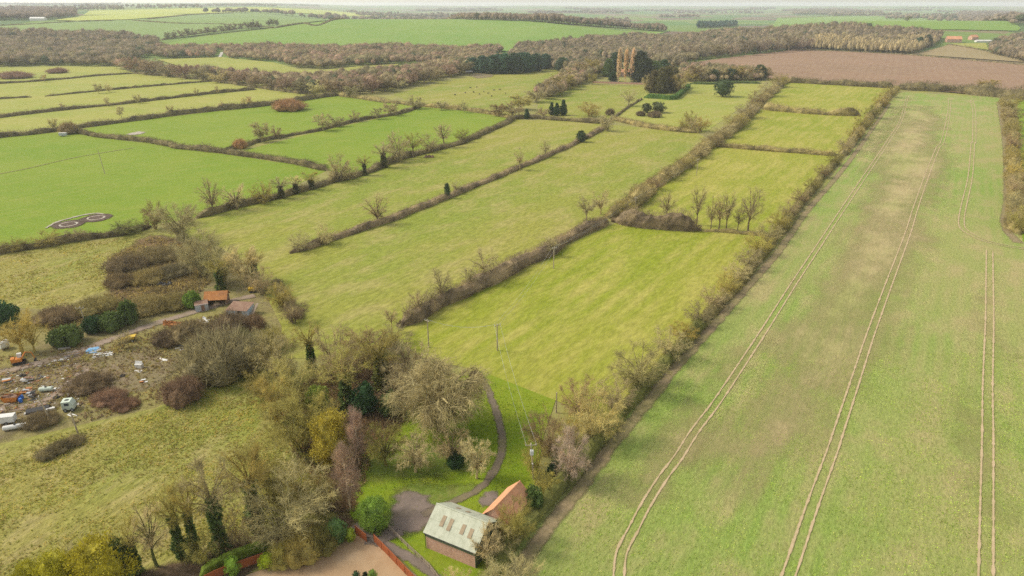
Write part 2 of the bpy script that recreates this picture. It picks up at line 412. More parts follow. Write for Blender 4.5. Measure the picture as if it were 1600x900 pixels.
G['yardtrack'] = surface_mat('stony_track', (0.30, 0.23, 0.17), (0.24, 0.18, 0.13), 0.4, 0.95, 0.4, 0.1, ((0.2, 0.16, 0.08), 0.6), soft=True)
G['gravel'] = surface_mat('grey_gravel', (0.215, 0.165, 0.13), (0.16, 0.125, 0.1), 0.35, 0.95, 0.5, 0.15, ((0.15, 0.12, 0.08), 0.6), soft=True)
G['beige'] = surface_mat('beige_gravel', (0.40, 0.27, 0.15), (0.34, 0.22, 0.12), 0.3, 0.95, 0.5, 0.1, ((0.44, 0.32, 0.2), 0.5))
G['white_drive'] = surface_mat('pale_stone_drive', (0.55, 0.52, 0.45), (0.5, 0.46, 0.4), 0.2, 0.95, 0.1, 0.1, soft=True)
G['headland'] = field_mat('headland_soil', (0.27, 0.2, 0.115), (0.25, 0.215, 0.09), (0.33, 0.25, 0.14), 0.1, 1.0, None, 0.5, 0.4, 0.6, soft=True)

# ---- the near fields
sheet('pasture', [(-260, 700), (0, 690), (130, 660), (240, 635), (330, 600), (400, 575), (440, 560), (560, 690), (600, 830), (540, 850), (400, 880), (200, 960), (-200, 1100), (-300, 900)], G['rough'], 'rough tussocky yellow pasture below the scrapyard')
sheet('scrapyard_ground', [(-260, 470), (0, 470), (90, 480), (190, 440), (250, 395), (330, 375), (400, 430), (440, 510), (440, 560), (400, 577), (330, 603), (240, 638), (130, 663), (0, 694), (-260, 705)], G['scrap'], 'trampled brown and olive ground of the scrapyard', 'ground')
sheet('meadow', [(-260, 435), (0, 398), (110, 377), (190, 365), (290, 352), (260, 395), (195, 442), (90, 484), (0, 480), (-260, 480)], G['rough'], 'small dry yellow meadow above the scrapyard')
sheet('pasture', [(-260, 262), (0, 215), (100, 206), (180, 218), (270, 230), (400, 248), (510, 267), (400, 319), (310, 339), (235, 353), (100, 376), (0, 394), (-260, 432)], G['bright'], 'bright green pasture with the two muddy feeding rings')
sheet('paddock', [(118, 203), (200, 190), (300, 177), (400, 167), (530, 149), (650, 165), (560, 188), (500, 204), (400, 224), (370, 233), (270, 230), (180, 217)], G['bright'], 'bright green paddock below the brown woodland belt')
sheet('paddock', [(380, 235), (500, 205), (625, 178), (657, 167), (725, 173), (802, 186), (700, 226), (625, 251), (570, 273), (512, 267), (440, 255)], G['bright'], 'narrow bright green paddock beside the diagonal hedge')
sheet('pasture', [(-200, 112), (0, 106), (90, 104), (180, 104), (212, 115), (100, 124), (0, 131), (-200, 150)], G['strip'], 'pale pasture strip with bramble thickets by the woodland')
sheet('pasture', [(-200, 150), (0, 131), (212, 115), (335, 127), (150, 143), (0, 155), (-200, 172)], G['strip'], 'pale pasture strip above the gapped thin hedge')
sheet('pasture', [(-200, 172), (0, 155), (150, 143), (335, 127), (402, 138), (300, 150), (100, 172), (0, 184), (-200, 208)], G['strip'], 'pale pasture strip below the gapped thin hedge')
sheet('pasture', [(-200, 208), (0, 184), (200, 162), (402, 138), (470, 147), (535, 147), (400, 167), (200, 190), (100, 203), (0, 215), (-200, 242)], G['strip'], 'pale pasture strip above the thick brown hedge')
sheet('pasture', [(250, 370), (310, 342), (400, 319), (520, 286), (625, 251), (725, 225), (805, 187), (880, 189), (947, 194), (900, 223), (800, 265), (700, 307), (600, 350), (450, 398), (430, 440), (330, 378)], G['mid'], 'long grazed pasture beside the dark tree-topped hedge')
sheet('pasture', [(448, 399), (600, 350), (800, 265), (900, 223), (947, 194), (1090, 208), (1120, 225), (1050, 270), (1000, 300), (950, 340), (900, 368), (800, 425), (700, 475), (625, 520), (540, 560), (440, 560), (440, 510), (400, 430), (330, 376), (430, 440)][0:18], G['mid'], 'long grazed pasture beside the boundary hedge of the paddocks')
sheet('paddock', [(610, 525), (700, 474), (800, 424), (912, 372), (970, 345), (1050, 360), (1170, 365), (1215, 366), (1140, 455), (1080, 525), (1020, 590), (950, 660), (868, 626), (750, 580), (660, 560)], G['plot'], 'largest mown paddock with the utility poles')
sheet('paddock', [(975, 345), (1020, 285), (1110, 228), (1200, 235), (1312, 243), (1262, 305), (1205, 375), (1170, 365), (1050, 360)], G['plot'], 'mown paddock behind the row of bare trees')
sheet('paddock', [(1105, 230), (1150, 205), (1190, 170), (1300, 180), (1358, 181), (1312, 243), (1200, 235)], G['plot'], 'small mown paddock third from the barn')
sheet('paddock', [(1186, 172), (1228, 127), (1300, 132), (1398, 137), (1358, 181), (1300, 180)], G['plot'], 'farthest small paddock below the ploughed field')
sheet('pasture', [(615, 148), (700, 125), (760, 117), (830, 111), (885, 108), (870, 130), (810, 152), (800, 175), (800, 186), (725, 173), (657, 165)], G['mid'], 'pasture with grazing cattle by the dark conifers')
sheet('paddock', [(840, 160), (905, 132), (1012, 133), (1000, 160), (955, 186), (937, 193), (882, 190), (840, 186)], G['mid'], 'paddock in front of the brick garden wall')
sheet('lawn', [(955, 188), (1005, 150), (1012, 133), (1080, 132), (1195, 131), (1170, 160), (1100, 208), (1000, 197)], G['strip'], 'wide pale lawn with round evergreen bushes', 'lawn')
sheet('field', [(1396, 143), (1480, 148), (1562, 152), (1582, 250), (1592, 372), (1800, 400), (2100, 700), (2100, 1200), (650, 1200), (700, 980), (830, 815), (960, 672), (1125, 490), (1200, 402), (1325, 245), (1387, 160)], G['crop'], 'large winter crop field with paired wheel marks')
sheet('field', [(1590, 155), (1800, 160), (1900, 380), (1598, 378), (1588, 300)], G['bright'], 'green field beyond the short thick hedge')
sheet('field', [(1085, 98), (1160, 88), (1240, 78), (1420, 86), (1600, 101), (1800, 118), (1800, 165), (1600, 155), (1400, 138), (1225, 128), (1110, 106)], G['plough'], 'wide ploughed brown field below the woodland')
sheet('field', [(1425, 85), (1485, 70), (1520, 74), (1590, 93), (1600, 98)], G['stubble'], 'small straw coloured stubble field beside the woodland')
sheet('paddock', [(1482, 69), (1540, 68), (1545, 79), (1525, 76)], G['strip'], 'small green paddock in front of the distant farm')
sheet('pasture', [(245, 94), (345, 90), (430, 99), (468, 110), (500, 111), (560, 105), (622, 101), (622, 107), (530, 118), (470, 118), (380, 112), (300, 110)], G['strip'], 'curved pasture glade inside the brown woodland')
sheet('lawn', [(748, 579), (868, 626), (850, 680), (835, 760), (840, 800), (800, 850), (760, 905), (720, 955), (690, 940), (620, 866), (570, 850), (540, 790), (545, 690), (620, 640), (690, 600)], G['lawn'], 'bright green lawn around the curving drive', 'lawn')
# ---- the far hillside
sheet('field', [(245, 72), (300, 60), (430, 45), (520, 33), (640, 29), (800, 33), (900, 42), (1045, 50), (1000, 60), (880, 72), (780, 82), (600, 80), (400, 78)], G['hill'], 'huge green hillside field beyond the woodland belt')
sheet('field', [(-100, 44), (0, 41), (90, 34), (190, 32), (270, 36), (395, 40), (420, 44), (250, 63), (235, 60), (0, 56), (-100, 58)], G['far_dark'], 'dark green field behind the largest brown woodland')
sheet('field', [(205, 32), (300, 24), (370, 20), (520, 25), (620, 27), (520, 32), (430, 44), (395, 40), (270, 36)], G['far_dark'], 'dark green field with a hedge on the hilltop')
sheet('field', [(85, 32), (130, 25), (220, 22), (290, 23), (200, 31), (120, 33)], G['far_yellow'], 'sunlit yellow field on the far hill')
sheet('field', [(130, 24), (140, 17), (300, 13), (520, 17), (640, 26), (520, 24), (370, 19), (300, 22)], G['far_yellow'], 'pale yellow green fields along the hilltop')
sheet('field', [(1200, 46), (1215, 28), (1330, 24), (1500, 31), (1595, 45), (1590, 49), (1500, 47), (1350, 47)], G['hill'], 'green hill field rising behind the big wood')

# ---- bare and rough patches
sheet('bracken_patch', [(160, 470), (165, 400), (230, 365), (300, 370), (330, 410), (300, 450), (230, 480)], G['bracken'], 'brown bramble and bracken slope above the scrapyard', 'patch', 4, 1)
sheet('dirt_patch', [(-60, 560), (60, 575), (140, 560), (230, 545), (300, 560), (270, 600), (200, 620), (110, 620), (80, 650), (20, 690), (-60, 700)], G['dirt'], 'bare dirt floor of the scrapyard', 'patch', 4, 1)
sheet('leaf_litter', [(500, 690), (520, 600), (580, 560), (650, 590), (640, 660), (580, 720), (560, 800), (520, 790)], G['litter'], 'brown leaf litter under the copse', 'patch', 4, 1)
sheet('leaf_litter', [(180, 905), (300, 860), (430, 825), (540, 800), (580, 820), (540, 850), (430, 880), (330, 930), (180, 960)], G['litter'], 'dark leaf litter along the garden boundary', 'patch', 2, 0.5)
sheet('bracken_patch', [(500, 800), (505, 740), (530, 720), (556, 745), (560, 800), (540, 812)], G['bracken'], 'russet bracken beside the pink birch', 'patch', 2, 0.5)
sheet('mossy_grass', [(600, 780), (640, 745), (700, 755), (760, 745), (770, 765), (720, 790), (690, 830), (640, 850), (590, 850)], G['mosslawn'], 'mossy yellowish grass around the yard', 'patch', 3, 0.5)
sheet('mossy_grass', [(560, 760), (570, 690), (640, 680), (740, 700), (760, 740), (700, 755), (620, 760)], G['mosslawn'], 'mossy grass under the old orchard trees', 'patch', 4, 0.5)
sheet('thin_crop', [(1400, 165), (1475, 165), (1500, 250), (1490, 330), (1455, 420), (1440, 520), (1380, 620), (1330, 720), (1250, 800), (1150, 820), (1090, 780), (1060, 700), (1120, 600), (1190, 510), (1250, 420), (1320, 330), (1350, 240)], G['thin'], 'brown thin stretch of crop along the middle of the field', 'patch', 26, 3, cell=9)
sheet('thin_crop', [(1000, 680), (1060, 600), (1130, 530), (1200, 520), (1180, 600), (1110, 690), (1040, 770), (980, 800), (930, 790)], G['thin'], 'brown thin stretch of crop beside the wheel marks', 'patch', 12, 3, cell=6)
sheet('thin_crop', [(1480, 700), (1500, 560), (1530, 420), (1560, 420), (1590, 600), (1600, 800), (1560, 880), (1500, 860)], G['thin'], 'brown thin stretch of crop near the frame edge', 'patch', 16, 3, cell=7)
sheet('ploughed_corner', [(1430, 150), (1390, 170), (1345, 220), (1330, 250), (1370, 240), (1400, 190)], G['thin'], 'bare corner of the crop below the far hedge', 'patch', 8, 2, cell=5)
ribbon('headland', [(800, 905), (850, 835), (905, 765), (960, 692), (1010, 632), (1060, 570), (1130, 492), (1170, 446), (1215, 395), (1265, 325), (1330, 248), (1390, 162)], 3.4, G['headland'], 'bare trodden strip of soil along the boundary hedge', 'path', soft=True)
ribbon('headland', [(1560, 160), (1570, 220), (1574, 300), (1570, 350), (1590, 380)], 4.0, G['headland'], 'bare strip of soil beside the short thick hedge', 'path', soft=True)

# ---- roads, drives, wheel marks
ribbon('farm_track', [(-120, 612), (0, 583), (60, 568), (130, 547), (200, 521), (260, 501), (310, 486), (360, 471), (398, 462)], 4.2, G['yardtrack'], 'stony track running through the scrapyard', 'track', wob=0.1)
ribbon('farm_track', [(140, 575), (115, 592), (95, 612), (70, 628), (30, 638), (-40, 640)], 3.6, G['yardtrack'], 'worn side track looping into the scrapyard', 'track', wob=0.15)
sheet('gravel_yard', [(608, 800), (616, 775), (640, 762), (668, 770), (684, 788), (712, 790), (690, 812), (660, 836), (625, 838), (600, 850), (580, 845), (578, 834), (605, 824)], G['gravel'], 'grey gravel turning yard beside the barn', 'yard', 1.4, 0.3, cell=0.9)
sheet('gravel_yard', [(744, 782), (756, 768), (780, 766), (784, 780), (770, 795), (750, 796)], G['gravel'], 'small grey gravel patch behind the barn', 'yard', 1.0, 0.2, cell=0.8)
ribbon('driveway', [(746, 584), (760, 605), (772, 635), (780, 660), (785, 688), (781, 715), (769, 742), (748, 765), (718, 781), (690, 792), (660, 806)], 2.3, G['drive'], 'curving tarmac drive from the yard to the paddock', 'driveway', wob=0.06)
sheet('garden_gravel', [(300, 1000), (385, 900), (430, 884), (490, 868), (535, 850), (556, 838), (585, 846), (650, 900), (720, 990)], G['beige'], 'beige gravel garden enclosed by the red fence', 'garden')
ribbon('lane', [(552, 822), (585, 842), (620, 862), (660, 885), (700, 925), (730, 960)], 2.6, G['gravel'], 'narrow stony lane between the red fence and the barn', 'lane', wob=0.1)
ribbon('driveway', [(628, 832), (606, 840), (588, 846), (570, 846)], 2.6, G['gravel'], 'short gravel entrance joining yard and lane', 'driveway', wob=0.1)
ribbon('driveway', [(347, 82), (344, 88), (341, 94), (333, 99), (322, 103), (308, 107)], 7, G['white_drive'], 'pale curving farm drive in the woodland glade', 'driveway')
TR = [([(966, 940), (967, 897), (972, 862), (990, 827), (1009, 790), (1036, 747), (1060, 715), (1086, 674), (1117, 633), (1150, 584), (1199, 509), (1238, 447), (1277, 388), (1317, 327), (1345, 285), (1387, 222), (1408, 187), (1418, 150)], 'nearest the boundary hedge', 0.8),
      ([(1215, 940), (1233, 897), (1269, 791), (1300, 706), (1311, 672), (1340, 584), (1359, 526), (1387, 449), (1419, 363), (1430, 327), (1448, 275), (1465, 232), (1473, 220), (1482, 180), (1484, 155)], 'up the middle of the crop', 0.9),
      ([(1540, 940), (1540, 897), (1542, 750), (1543, 675), (1543, 600), (1546, 500), (1546, 450), (1546, 392)], 'ending at the headland bend', 0.95),
      ([(1518, 156), (1522, 175), (1522, 220), (1520, 225), (1516, 275), (1505, 325), (1502, 347), (1506, 359), (1525, 371), (1550, 380), (1600, 389), (1700, 398)], 'curving round towards the short hedge', 0.95)]
for pts, lab, gauge in TR:
    for s, w in ((-1, 'one'), (1, 'other')):
        ribbon('wheel_track', pts, 0.55, G['trackmat'], '%s wheel mark of the pair %s' % (w, lab), 'wheel track', off=s * gauge, wob=0.4)
ribbon('ditch', [(-60, 284), (0, 272), (50, 262), (120, 246), (210, 231)], 1.0, G['headland'], 'thin dark ditch line across the bright pasture', 'ditch')

#@@PLANTS
# ------------------------------------------------------------------ plants: prototypes
PALE = (0.34, 0.30, 0.16); OLIVE = (0.23, 0.20, 0.065); BROWN = (0.22, 0.165, 0.09); GREY = (0.27, 0.23, 0.13)
RUSSET = (0.25, 0.15, 0.08); PINK = (0.27, 0.195, 0.15); YEL = (0.30, 0.25, 0.075); DARKB = (0.125, 0.095, 0.06)
GREEN = (0.07, 0.105, 0.03); DGREEN = (0.03, 0.065, 0.025); LIME = (0.17, 0.22, 0.02); BRONZE = (0.24, 0.20, 0.03); LAUREL = (0.15, 0.25, 0.045)

def bez(a, b, c, n):
    t = np.linspace(0, 1, n)[:, None]; return (1 - t) ** 2 * a + 2 * t * (1 - t) * b + t * t * c

def make_bare(seed, H=10.0, rx=3.5, zlo=0.25, trunk=0.35, nl=14, ns=7, nter=5, nw=6, droop=0.0, r0=0.2, stems=1, up=0.25, tw=0.034, tl=1.0, low=-0.35):
    r = np.random.default_rng(seed); tr, cr = Geo(), Geo()
    zc, rz = H * (zlo + 1) / 2, H * (1 - zlo) / 2; C = np.array([0, 0, zc]); env = np.array([rx, rx, rz])
    heads = []
    for s in range(stems):
        a = 6.28 * s / stems + r.uniform(0, 1); lean = 0.0 if stems == 1 else rx * r.uniform(0.12, 0.35)
        top = np.array([math.cos(a) * lean, math.sin(a) * lean, trunk * H * r.uniform(0.85, 1.15)]) + np.append(r.normal(size=2) * 0.12, 0)
        base = np.array([math.cos(a), math.sin(a), 0]) * (0 if stems == 1 else 0.25) - [0, 0, 0.3]
        rr = r0 / math.sqrt(stems) * 1.1
        pts = bez(base, (base + top) / 2 + np.append(r.normal(size=2) * 0.15, 0), top, 5)
        tr.tube(pts, np.linspace(rr * 1.25, rr * 0.7, 5), 6); heads.append((pts, rr))
    TP, TD = [], []
    for i in range(nl):
        pts, rr = heads[i % len(heads)]; k = (i + 0.5) / nl
        el = math.asin(min(1, low + (1 - low) * r.uniform(0.02, 1) ** 0.8)); a = i * 2.39996 + r.uniform(-.5, .5)
        d = np.array([math.cos(el) * math.cos(a), math.cos(el) * math.sin(a), math.sin(el)])
        tip = C + env * d * r.uniform(0.72, 0.92)
        st = pts[-1] * (1 - 0.25 * r.random()) if stems == 1 else pts[r.integers(2, 5)]
        if tip[2] < st[2] + 0.3 and droop == 0: st = st * np.array([1, 1, max(0.3, (tip[2] - 0.4) / max(st[2], .1))])
        mid = st + (tip - st) * np.array([0.32, 0.32, 0.62]) + r.normal(size=3) * 0.25 + [0, 0, droop * rx * 0.6]
        lb = bez(st, mid, tip, 6); lr = rr * 0.55
        tr.tube(lb, np.linspace(lr, lr * 0.22, 6), 4)
        for j in range(ns):
            t = r.uniform(0.25, 1.0); q = lb[min(5, int(t * 5))] * (1 - (t * 5) % 1) + lb[min(5, int(t * 5) + 1)] * ((t * 5) % 1)
            out = unit((q - C) / env); dd = unit(out * 0.9 + r.normal(size=3) * 0.7 + [0, 0, up])
            ln = r.uniform(0.18, 0.36) * (rx + rz) * 0.55
            e = q + dd * ln; f = np.linalg.norm((e - C) / env)
            if f > 1.03: e = C + (e - C) / f * 1.03
            e = e - [0, 0, droop * ln * 0.6]
            tr.tube([q, (q + e) / 2 + r.normal(size=3) * 0.08 + [0, 0, droop * 0.3 * ln], e], [lr * 0.32, lr * 0.2, lr * 0.08], 3)
            TP.append(np.stack([q + (e - q) * u for u in np.sort(r.uniform(0.25, 1, nter))])); TD.append(np.tile(unit(e - q), (nter, 1)))
    P = np.vstack(TP); D = np.vstack(TD); n = len(P)
    out = unit((P - C) / env); D = unit(D * 0.7 + out * 0.5 + r.normal(size=(n, 3)) * 0.6 + np.array([0, 0, up - droop]))
    ln = r.uniform(0.6, 1.3, n) * 0.09 * H * tl
    cr.slivers(P, D, ln, tw * 1.3)
    P2 = np.repeat(P, nw, 0) + np.repeat(D * ln[:, None], nw, 0) * r.uniform(0.1, 1, (n * nw, 1))
    D2 = unit(np.repeat(D, nw, 0) * 0.5 + r.normal(size=(n * nw, 3)) * 0.75 + np.array([0, 0, up * 0.8 - droop * 1.2]))
    cr.slivers(P2, D2, r.uniform(0.5, 1.2, n * nw) * 0.075 * H * tl, tw)
    return tr, cr

def make_ivy(seed, H=10.0, h=0.6, w=0.8, n=1100):
    """leafy sleeve round a trunk, uneven"""
    r = np.random.default_rng(seed); g = Geo()
    z = r.uniform(0, 1, n) ** 0.9 * h * H; a = r.uniform(0, 6.28, n)
    rad = w * (0.45 + 0.55 * np.abs(np.sin(z * 0.9 + seed) + 0.4 * np.sin(z * 2.3))) * (1.1 - 0.5 * z / (h * H)) * r.uniform(0.4, 1, n)
    P = np.stack([np.cos(a) * rad, np.sin(a) * rad, z], 1)
    g.leaves(P, np.stack([np.cos(a), np.sin(a), r.uniform(-.4, .9, n)], 1) + r.normal(size=(n, 3)) * 0.4, r.uniform(0.25, 0.55, n), 0.3)
    return g

def make_leafy(seed, H=6.0, rx=3.0, zlo=0.08, clumps=90, per=26, leaf=0.34, cone=0.0, upright=0.3, lumpy=0.25):
    """evergreen crown: leaf sprays on an uneven rounded or conical mass"""
    r = np.random.default_rng(seed); g = Geo(); tr = Geo()
    zc, rz = H * (1 + zlo) / 2, H * (1 - zlo) / 2
    tr.tube([(0, 0, -0.3), (0.05, 0, H * 0.3), (0, 0.05, H * 0.75)], [0.04 * H, 0.03 * H, 0.01 * H], 6)
    ph = r.uniform(0, 6.28, 4)
    def prof(zz):
        t = np.clip((zz - H * zlo) / (H * (1 - zlo)), 0, 1)
        ell = np.sqrt(np.clip(1 - (2 * t - 1) ** 2, 0, 1)); con = (1 - t) ** 0.8 * np.clip(t * 8, 0.3, 1)
        return rx * ((1 - cone) * ell + cone * con)
    cz = H * zlo + H * (1 - zlo) * r.uniform(0.02, 0.99, clumps) ** (1 + 0.5 * cone); ca = r.uniform(0, 6.28, clumps)
    k = 1 + lumpy * (0.5 * np.sin(2 * ca + ph[0] + cz) + 0.5 * np.sin(3 * ca + ph[1] - cz * 1.3)) * 0.8
    cr_ = prof(cz) * k * r.uniform(0.72, 1.0, clumps)
    Cn = np.stack([np.cos(ca) * cr_, np.sin(ca) * cr_, cz], 1)
    out = unit((Cn - [0, 0, zc * 0.8]) / [rx, rx, rz])
    sp = 0.16 * (rx + rz) * 0.7
    P = np.repeat(Cn, per, 0) + unit(r.normal(size=(clumps * per, 3))) * sp * r.uniform(0.2, 1, (clumps * per, 1))
    D = np.repeat(out, per, 0) * 0.8 + r.normal(size=(clumps * per, 3)) * 0.55 + [0, 0, upright]
    g.leaves(P, D, leaf * r.uniform(0.7, 1.4, clumps * per), leaf * 0.55)
    # the dense inside of the crown
    nz, seg = 7, 10; V = []; T = []
    for i in range(nz):
        zz = H * zlo + H * (1 - zlo) * (0.03 + 0.9 * i / (nz - 1)); pr = float(prof(np.array(zz))) * 0.68
        for j in range(seg):
            a = 6.2832 * j / seg; q = pr * (1 + lumpy * 0.5 * math.sin(2 * a + ph[0] + zz)) * r.uniform(0.88, 1.05); V.append((q * math.cos(a), q * math.sin(a), zz))
    for i in range(nz - 1):
        for j in range(seg):
            p, q = i * seg + j, i * seg + (j + 1) % seg; T += [(p, q, q + seg), (p, q + seg, p + seg)]
    for j in range(1, seg - 1): T.append(((nz - 1) * seg, (nz - 1) * seg + j, (nz - 1) * seg + j + 1))
    g.add(V, T)
    return tr, g

def make_thicket(seed, H=3.0, rx=2.5, n=2600, leaf=False, w=0.055, core=0.62):
    """dense twiggy bush on a dark inner mass"""
    r = np.random.default_rng(seed); g = Geo(); st = Geo()
    for i in range(6):
        a = i * 1.05 + r.uniform(-.3, .3); st.tube([(0.1 * math.cos(a), 0.1 * math.sin(a), -0.2), (rx * .3 * math.cos(a), rx * .3 * math.sin(a), H * .4), (rx * .55 * math.cos(a), rx * .55 * math.sin(a), H * .78)], [0.07, 0.05, 0.02], 4)
    lobes = [(np.array([math.cos(a) * rx * 0.42, math.sin(a) * rx * 0.42, 0]), r.uniform(0.5, 0.68), r.uniform(0.65, 1.0)) for a in np.arange(5) * 1.2566 + r.uniform(0, 1)] + [(np.zeros(3), 0.6, 1.0)]
    for c, k, hh in lobes:
        g.lump(c + [0, 0, H * hh * 0.28], (rx * k * core, rx * k * core, H * hh * 0.66 * core), 9, 5, 0.14, -0.5)
        m = n // len(lobes); d = unit(r.normal(size=(m, 3))); d[:, 2] = np.abs(d[:, 2]) - 0.25 * r.random(m)
        P = c + [0, 0, H * hh * 0.3] + d * [rx * k * 0.85, rx * k * 0.85, H * hh * 0.62] * r.uniform(0.7, 1.02, (m, 1)); P[:, 2] = np.maximum(P[:, 2], 0.05)
        D = d * 0.7 + r.normal(size=(m, 3)) * 0.5 + [0, 0, 0.45]
        if leaf: g.leaves(P, D, r.uniform(0.25, 0.5, m) * (H + rx) * 0.13, (H + rx) * 0.045)
        else: g.slivers(P, D, r.uniform(0.5, 1.2, m) * (H + rx) * 0.15, w)
    return st, g

PROTO = {}
def proto(kind, k, tr, cr, width, height, trunk_mat='bark', crown_mat='twig', ivy=None, smooth=False):
    a = tr.mesh('trunk'); a.materials.append(M[trunk_mat]); b = cr.mesh('crown'); b.materials.append(M[crown_mat])
    i = None
    if ivy is not None: i = ivy.mesh('ivy'); i.materials.append(M['leaf'])
    V = cr.arrays()[0]; w = 2 * np.percentile(np.abs(V[:, :2]), 97); h = np.percentile(V[:, 2], 99.6)
    PROTO.setdefault(kind, []).append((a, b, i, w, h))
for s in range(3):
    proto('oak', s, *make_bare(10 + s, rx=4.6, zlo=0.2, trunk=0.24, nl=15, ns=8, nter=5, nw=6, r0=0.26), 9, 10)
    proto('ash', s, *make_bare(20 + s, rx=3.2, zlo=0.25, trunk=0.42, nl=13, ns=7, nter=5, nw=6, up=0.5), 6.4, 10)
    proto('scrub', s, *make_bare(30 + s, rx=5.0, zlo=0.03, trunk=0.22, nl=20, ns=9, nter=6, nw=6, stems=5, r0=0.3, tw=0.04, low=-0.8), 10, 10)
    proto('ivyash', s, *make_bare(40 + s, rx=2.8, zlo=0.35, trunk=0.6, nl=11, ns=6, nter=5, nw=6, up=0.6), 5.6, 10, ivy=make_ivy(s + 1))
    proto('tall', s, *make_bare(50 + s, rx=2.7, zlo=0.2, trunk=0.3, nl=13, ns=7, nter=5, nw=6, up=0.6, tw=0.03, low=-0.5), 4.8, 10)
proto('dense', 0, *make_bare(60, rx=4.6, zlo=0.05, trunk=0.25, nl=24, ns=9, nter=6, nw=7, stems=3, r0=0.34, tw=0.036, low=-0.8), 9.2, 10)
proto('dense', 1, *make_bare(61, rx=4.8, zlo=0.02, trunk=0.2, nl=24, ns=9, nter=6, nw=7, stems=4, r0=0.34, tw=0.036, low=-0.8), 9.6, 10)
proto('weep', 0, *make_bare(70, rx=5.2, zlo=0.1, trunk=0.3, nl=30, ns=10, nter=7, nw=7, droop=0.55, r0=0.4, up=0.0, tw=0.036, tl=1.3, low=-0.6), 10.4, 10)
proto('apple', 0, *make_bare(75, rx=6.0, zlo=0.25, trunk=0.25, nl=18, ns=9, nter=6, nw=8, droop=0.25, r0=0.35, tw=0.045), 12, 10)
proto('apple', 1, *make_bare(76, rx=6.2, zlo=0.22, trunk=0.22, nl=18, ns=9, nter=6, nw=8, droop=0.3, r0=0.35, tw=0.045), 12, 10)
proto('birch', 0, *make_bare(80, rx=2.0, zlo=0.12, trunk=0.8, nl=22, ns=7, nter=6, nw=8, up=0.5, r0=0.13, tw=0.028, tl=1.2, low=-0.8), 4, 10)
proto('poplar', 0, *make_bare(85, rx=0.95, zlo=0.04, trunk=0.9, nl=60, ns=9, nter=6, nw=9, up=1.6, r0=0.2, tw=0.1, low=-0.97), 2.1, 10)
for s in range(2):
    proto('evergreen', s, *make_leafy(90 + s, 6, 3.0), 6, 6, crown_mat='leaf')
    proto('holly', s, *make_leafy(95 + s, 6, 2.2, cone=0.4), 4.4, 6, crown_mat='leaf')
    proto('cypress', s, *make_leafy(100 + s, 12, 2.8, 0.02, clumps=150, per=24, leaf=0.6, cone=0.75, upright=0.9, lumpy=0.2), 5.6, 12, crown_mat='leaf')
    proto('fir', s, *make_leafy(105 + s, 12, 3.0, 0.03, clumps=130, per=22, leaf=0.7, cone=0.45, upright=0.4, lumpy=0.3), 6, 12, crown_mat='leaf')
    proto('leafy', s, *make_leafy(110 + s, 8, 3.0, 0.05, clumps=230, per=30, leaf=0.26, cone=0.15, upright=0.5, lumpy=0.45), 6, 8, crown_mat='leaf')
    proto('thicket', s, *make_thicket(120 + s, 3, 3.0), 6, 3)
    proto('bramble', s, *make_thicket(125 + s, 1.6, 3.2, 2600, w=0.06), 6.4, 1.6)
    proto('ivybush', s, *make_thicket(130 + s, 3, 2.4, 1800, True), 4.8, 3, crown_mat='leaf')
proto('laurel', 0, *make_leafy(140, 6, 3.3, 0.0, clumps=220, per=26, leaf=0.3, cone=0.0, upright=0.5, lumpy=0.12), 6.6, 6, crown_mat='leaf')
# small far versions
proto('fartree', 0, *make_bare(150, rx=4.0, zlo=0.08, trunk=0.3, nl=15, ns=7, nter=5, nw=6, tw=0.1, low=-0.6), 8, 10)
proto('fartree', 1, *make_bare(151, rx=3.4, zlo=0.1, trunk=0.35, nl=15, ns=7, nter=5, nw=6, tw=0.1, up=0.5, low=-0.6), 7, 10)
proto('fartree', 2, *make_bare(152, rx=4.4, zlo=0.05, trunk=0.25, nl=16, ns=7, nter=5, nw=6, tw=0.1, low=-0.6), 9, 10)

def darker(c, k): return tuple(v * k for v in c)
_cnt = [0]
def tree(kind, px, py, ty, w, color, label, name=None, cat=None, group=None, bark=None, loc=None, h=None, wm=None, ivy_col=GREEN):
    _cnt[0] += 1; vs_ = PROTO[kind]; a, b, i, pw, ph = vs_[_cnt[0] % len(vs_)]
    g = Vector(loc) if loc is not None else at(px, py)
    hh = h or max(0.6, height_of(px, py, ty)); ww = wm or metres(px, py, w)
    bush = kind in ('evergreen', 'thicket', 'bramble', 'ivybush', 'laurel')
    nm = name or {'oak': 'bare_tree', 'ash': 'bare_tree', 'scrub': 'bare_tree', 'ivyash': 'ivy_clad_tree', 'tall': 'bare_tree', 'dense': 'bare_tree', 'weep': 'bare_tree', 'apple': 'orchard_tree', 'birch': 'birch_tree', 'poplar': 'poplar_tree', 'holly': 'holly_tree', 'cypress': 'conifer_tree', 'fir': 'conifer_tree', 'leafy': 'evergreen_tree', 'fartree': 'bare_tree'}.get(kind, 'bush')
    t = thing(nm, label, cat or ('bush' if bush else 'tree'), g, rng.uniform(0, 6.28), group, (ww / pw, ww / pw * rng.uniform(0.92, 1.08), hh / ph))
    j = rng.uniform(0.82, 1.18); col = tuple(v * j * rng.uniform(0.95, 1.05) for v in color)
    put('stems' if bush else 'trunk', a, None, t, bark or darker(col, 0.95))
    put('foliage' if kind in ('evergreen', 'ivybush', 'laurel') else 'crown', b, None, t, col)
    if i is not None: put('ivy', i, None, t, ivy_col)
    return t

